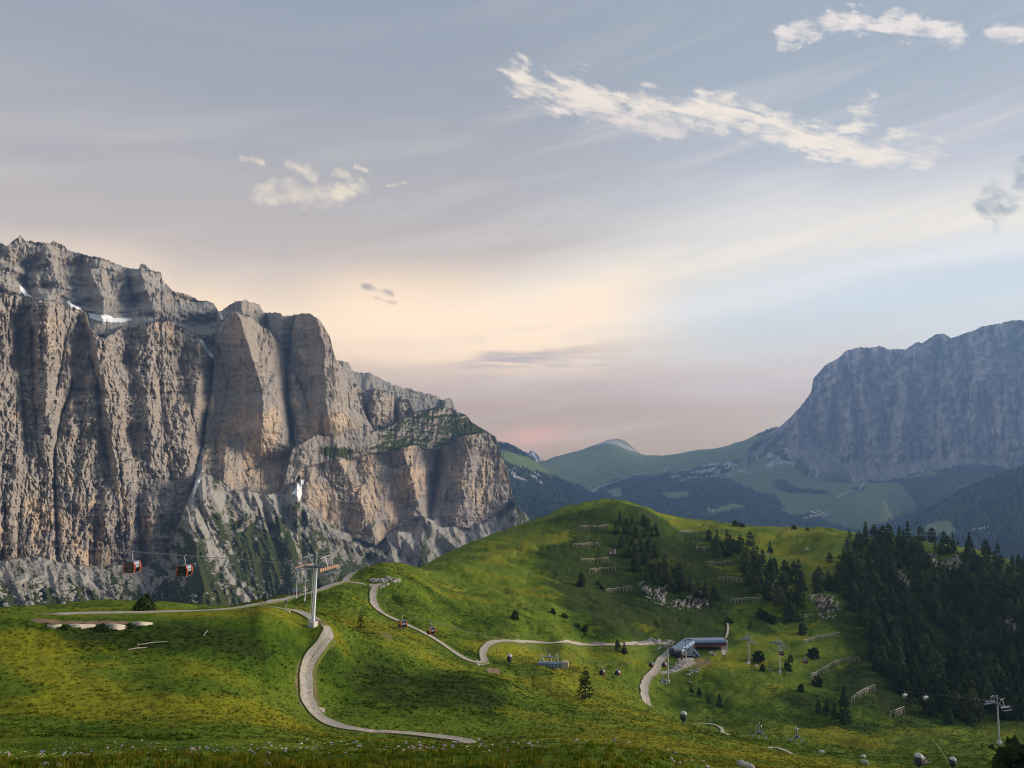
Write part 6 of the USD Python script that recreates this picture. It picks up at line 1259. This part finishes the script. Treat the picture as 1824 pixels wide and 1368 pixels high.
# pale slabs holding the earthy bank under the plateau track
def slab(X0, X1, Y, hpx, label, k):
    a, b = foot(X0, Y, 100), foot(X1, Y - 1, 100); n = 9; u = np.linspace(0, 1, n); q = a + (b - a) * u[:, None]; r = np.linalg.norm(a); hm = 0.62 * hpx * r / FPX
    q[:, :2] *= (1 - 0.010 * np.sin(np.pi * u))[:, None]; topz = hm * (0.35 + 0.65 * np.sin(np.pi * np.clip(u * 0.9 + k, 0, 1))); d = -q[:, :2] / np.linalg.norm(q[:, :2], axis=1, keepdims=True)
    V = []
    for off, z in ((0.25, -0.9), (0.18, topz), (-0.10, topz + 0.02), (-0.12, -0.9)): V.append(np.c_[q[:, :2] + d * off, q[:, 2] + z])
    V = np.stack(V, 1); f = []
    for i in range(n - 1):
        for j in range(4): f.append((i * 4 + j, (i + 1) * 4 + j, (i + 1) * 4 + (j + 1) % 4, i * 4 + (j + 1) % 4))
    f = np.array(f); f = np.vstack([f[:, [0, 1, 2]], f[:, [0, 2, 3]], [(0, 3, 2), (0, 2, 1)], [(n * 4 - 4, n * 4 - 3, n * 4 - 2), (n * 4 - 4, n * 4 - 2, n * 4 - 1)]])
    tag(obj('retaining_slab', (V.reshape(-1, 3), f), SLAB), label, 'retaining slab')
SLAB = plain('pale_slab', (0.40, 0.36, 0.29), 0.85, var=0.12, scale=0.8)
slab(84, 110, 1115, 6, 'leftmost small pale slab under the earthy bank', 0.05); slab(124, 170, 1116, 9, 'second pale slab under the earthy bank', 0.1); slab(186, 228, 1119, 14, 'tallest pale slab under the plateau track', 0.12); slab(234, 272, 1113, 11, 'rightmost pale slab under the plateau track', 0.1)
for X, Y, h, l in ((116, 1119, 9, 'round leafy clump left of the tallest pale slab, first of three'), (180, 1121, 11, 'round leafy clump at the left end of the tallest pale slab'), (230, 1117, 9, 'round leafy clump between the two right pale slabs')): tree_px('dwarf_pine', X, Y + 2, h, l, None, 0.8, 95)
for (X0, Y0, X1, Y1, l) in ((243, 1150, 298, 1144, 'long pale log lying on the slope below the pale slabs'), (228, 1158, 262, 1155, 'short pale log below the long one on the left slope'), (362, 1134, 370, 1124, 'crooked grey log on the slope right of the long log')):
    a, b = foot(X0, Y0, 80), foot(X1, Y1, 80); tag(obj('log', MB().tube([a + (0, 0, .05), (a + b) / 2 + (0, 0, .15), b + (0, 0, .1)], [0.06, 0.08, 0.05], 7).get(), WOOD), l, 'log')
# chairs of the lift in the lower wood
for X, Y, l in ((1611, 1231, 'left white hooded lift chair hanging in the lower wood'), (1648, 1235, 'right white hooded lift chair hanging in the lower wood')):
    p = P(X, Y, 285); t = thing('lift_chair', l, 'lift chair', p, 20); obj('hanger', MB().tube([(0, 0, 0), (0, 0.1, -1.6)], 0.05, 5).get(), STEEL, t); obj('seat', MB().box((0, 0, -2.0), (1.5, 0.5, 0.12)).box((0, 0.25, -1.6), (1.5, 0.08, 0.8)).get(), STEEL_D, t); obj('hood', MB().tube([(-0.75, -0.1, -1.15), (0.75, -0.1, -1.15)], 0.4, 8).get(), CAP, t)
rope([arm_end(pc, 20, 10.0, 2.0, 1), P(1648, 1235, 285), P(1611, 1231, 285), arm_end(pb, 8, 11.2, 2.9, -1), arm_end(pa, 12, 9.2, 2.9, -1), P(1290, 1140, 352)], 'thin steel rope running past the pale pylons down to the right', 0.0, 0.03)
# valley: tracks, screes and hamlet far below
def vhit(X, Y, r0=2600):
    r = np.exp(np.linspace(math.log(r0), math.log(12000), 700)); az, t_ = ray(X, Y); d = vheight(r * math.sin(az), r * math.cos(az)) / r - t_; k = np.nonzero(d >= 0)[0]
    r = r[k[0]] if len(k) else r[np.argmax(d)]; x, y = r * math.sin(az), r * math.cos(az); return np.array([x, y, float(vheight(x, y))])
def vtrack(name, px, w, label, r0=4500):
    q = np.array(px, float); s = np.r_[0, np.cumsum(np.hypot(*np.diff(q, axis=0).T))]; u = np.arange(0, s[-1], 1.5); g_ = np.array([vhit(np.interp(a, s, q[:, 0]), np.interp(a, s, q[:, 1]), r0) for a in u])
    r_ = np.random.default_rng(int(px[0][0])); ww = w * r_.uniform(0.7, 1.4, len(u))[:, None]; d = np.gradient(g_[:, :2], axis=0); d /= np.linalg.norm(d, axis=1, keepdims=True) + 1e-9; nn = np.c_[-d[:, 1], d[:, 0]]
    V = []
    for s_ in (-0.5, 0, 0.5):
        xy = g_[:, :2] + nn * ww * s_; V.append(np.c_[xy, np.maximum(vheight(xy[:, 0], xy[:, 1]), 0.5 * g_[:, 2] + 0.5 * vheight(xy[:, 0], xy[:, 1])) + 4])
    V = np.stack(V, 1); tag(obj(name, (V.reshape(-1, 3), grid_faces(len(u), 3)), GRAVEL, smooth=True, attrs={'strip': np.zeros(len(u) * 3)}), kind='structure', label=label)
vtrack('far_track', [(1054, 878), (1066, 869), (1085, 863), (1110, 855), (1125, 850)], 20, 'pale track climbing over the far green pass')
vtrack('far_track', [(1128, 846), (1145, 845), (1162, 843)], 26, 'pale gravel saddle on the far pass')
vtrack('far_track', [(1183, 842), (1186, 836), (1192, 832)], 12, 'pale zigzag right of the far saddle')
vtrack('far_track', [(1142, 812), (1143, 820), (1142, 828)], 7, 'pale streak below the rounded far hill')
vtrack('far_track', [(1490, 888), (1500, 882), (1515, 877), (1532, 872), (1538, 862), (1546, 856)], 22, 'pale washed out stream bed under the far rock wall')
vtrack('far_track', [(1446, 838), (1454, 848), (1468, 853), (1478, 854)], 30, 'pale stone fan under the far rock wall')
vtrack('far_track', [(1430, 925), (1445, 922), (1462, 918), (1480, 917)], 14, 'pale road through the far hamlet')
vtrack('far_track', [(1503, 930), (1506, 938), (1516, 944)], 12, 'pale lane below the far hamlet')
WHITEW = plain('white_render', (0.62, 0.60, 0.56), 0.8); DROOF = plain('dark_tiles', (0.10, 0.085, 0.08), 0.8)
r_ = np.random.default_rng(77)
src = None
for i, (X, Y) in enumerate(((1446, 912), (1452, 914), (1459, 911), (1466, 914), (1472, 910), (1455, 918), (1470, 919), (1480, 913), (1462, 922), (1444, 919), (1262, 907), (1269, 910))):
    p = vhit(X, Y, 4200); rz = float(r_.uniform(0, 180)); sc = (1.0 + 0.5 * r_.random(), 1.0, 1.0); lab, grp = ('tiny white house of the hamlet on the valley floor', 'houses of the far hamlet') if i < 10 else ('tiny white house alone in the meadow above the long hill', 'two far houses in a meadow')
    if src is None:
        src = thing('house', lab, 'house', p, rz, grp, sc); obj('wall', MB().box((0, 0, 3), (18, 13, 12)).get(), WHITEW, src)
        obj('roof', trimesh.Trimesh([(-10, -8, 8.5), (10, -8, 8.5), (10, 8, 8.5), (-10, 8, 8.5), (-10, 0, 13), (10, 0, 13)], [(0, 1, 5), (0, 5, 4), (2, 3, 4), (2, 4, 5), (0, 4, 3), (1, 2, 5), (0, 3, 2), (0, 2, 1)]), DROOF, src)
    else: dup(src, p, rz, lab, grp, sc)

# ------------------------------------------------------------------ the evening haze
def haze():
    v0, v1 = np.array([-11800, -3300, -1250.0]), np.array([11800, 11800, 950.0])
    b = trimesh.creation.box(v1 - v0); b.apply_translation((v0 + v1) / 2)
    g = Graph()
    vol = g.node('principled_volume', 'volume', color=(0.30, 0.54, 1.0), density=HAZE, anisotropy=0.2)
    tag(obj('haze', b, g.build('haze_air', volume=vol)), kind='stuff', label='thin blue evening haze')
haze()
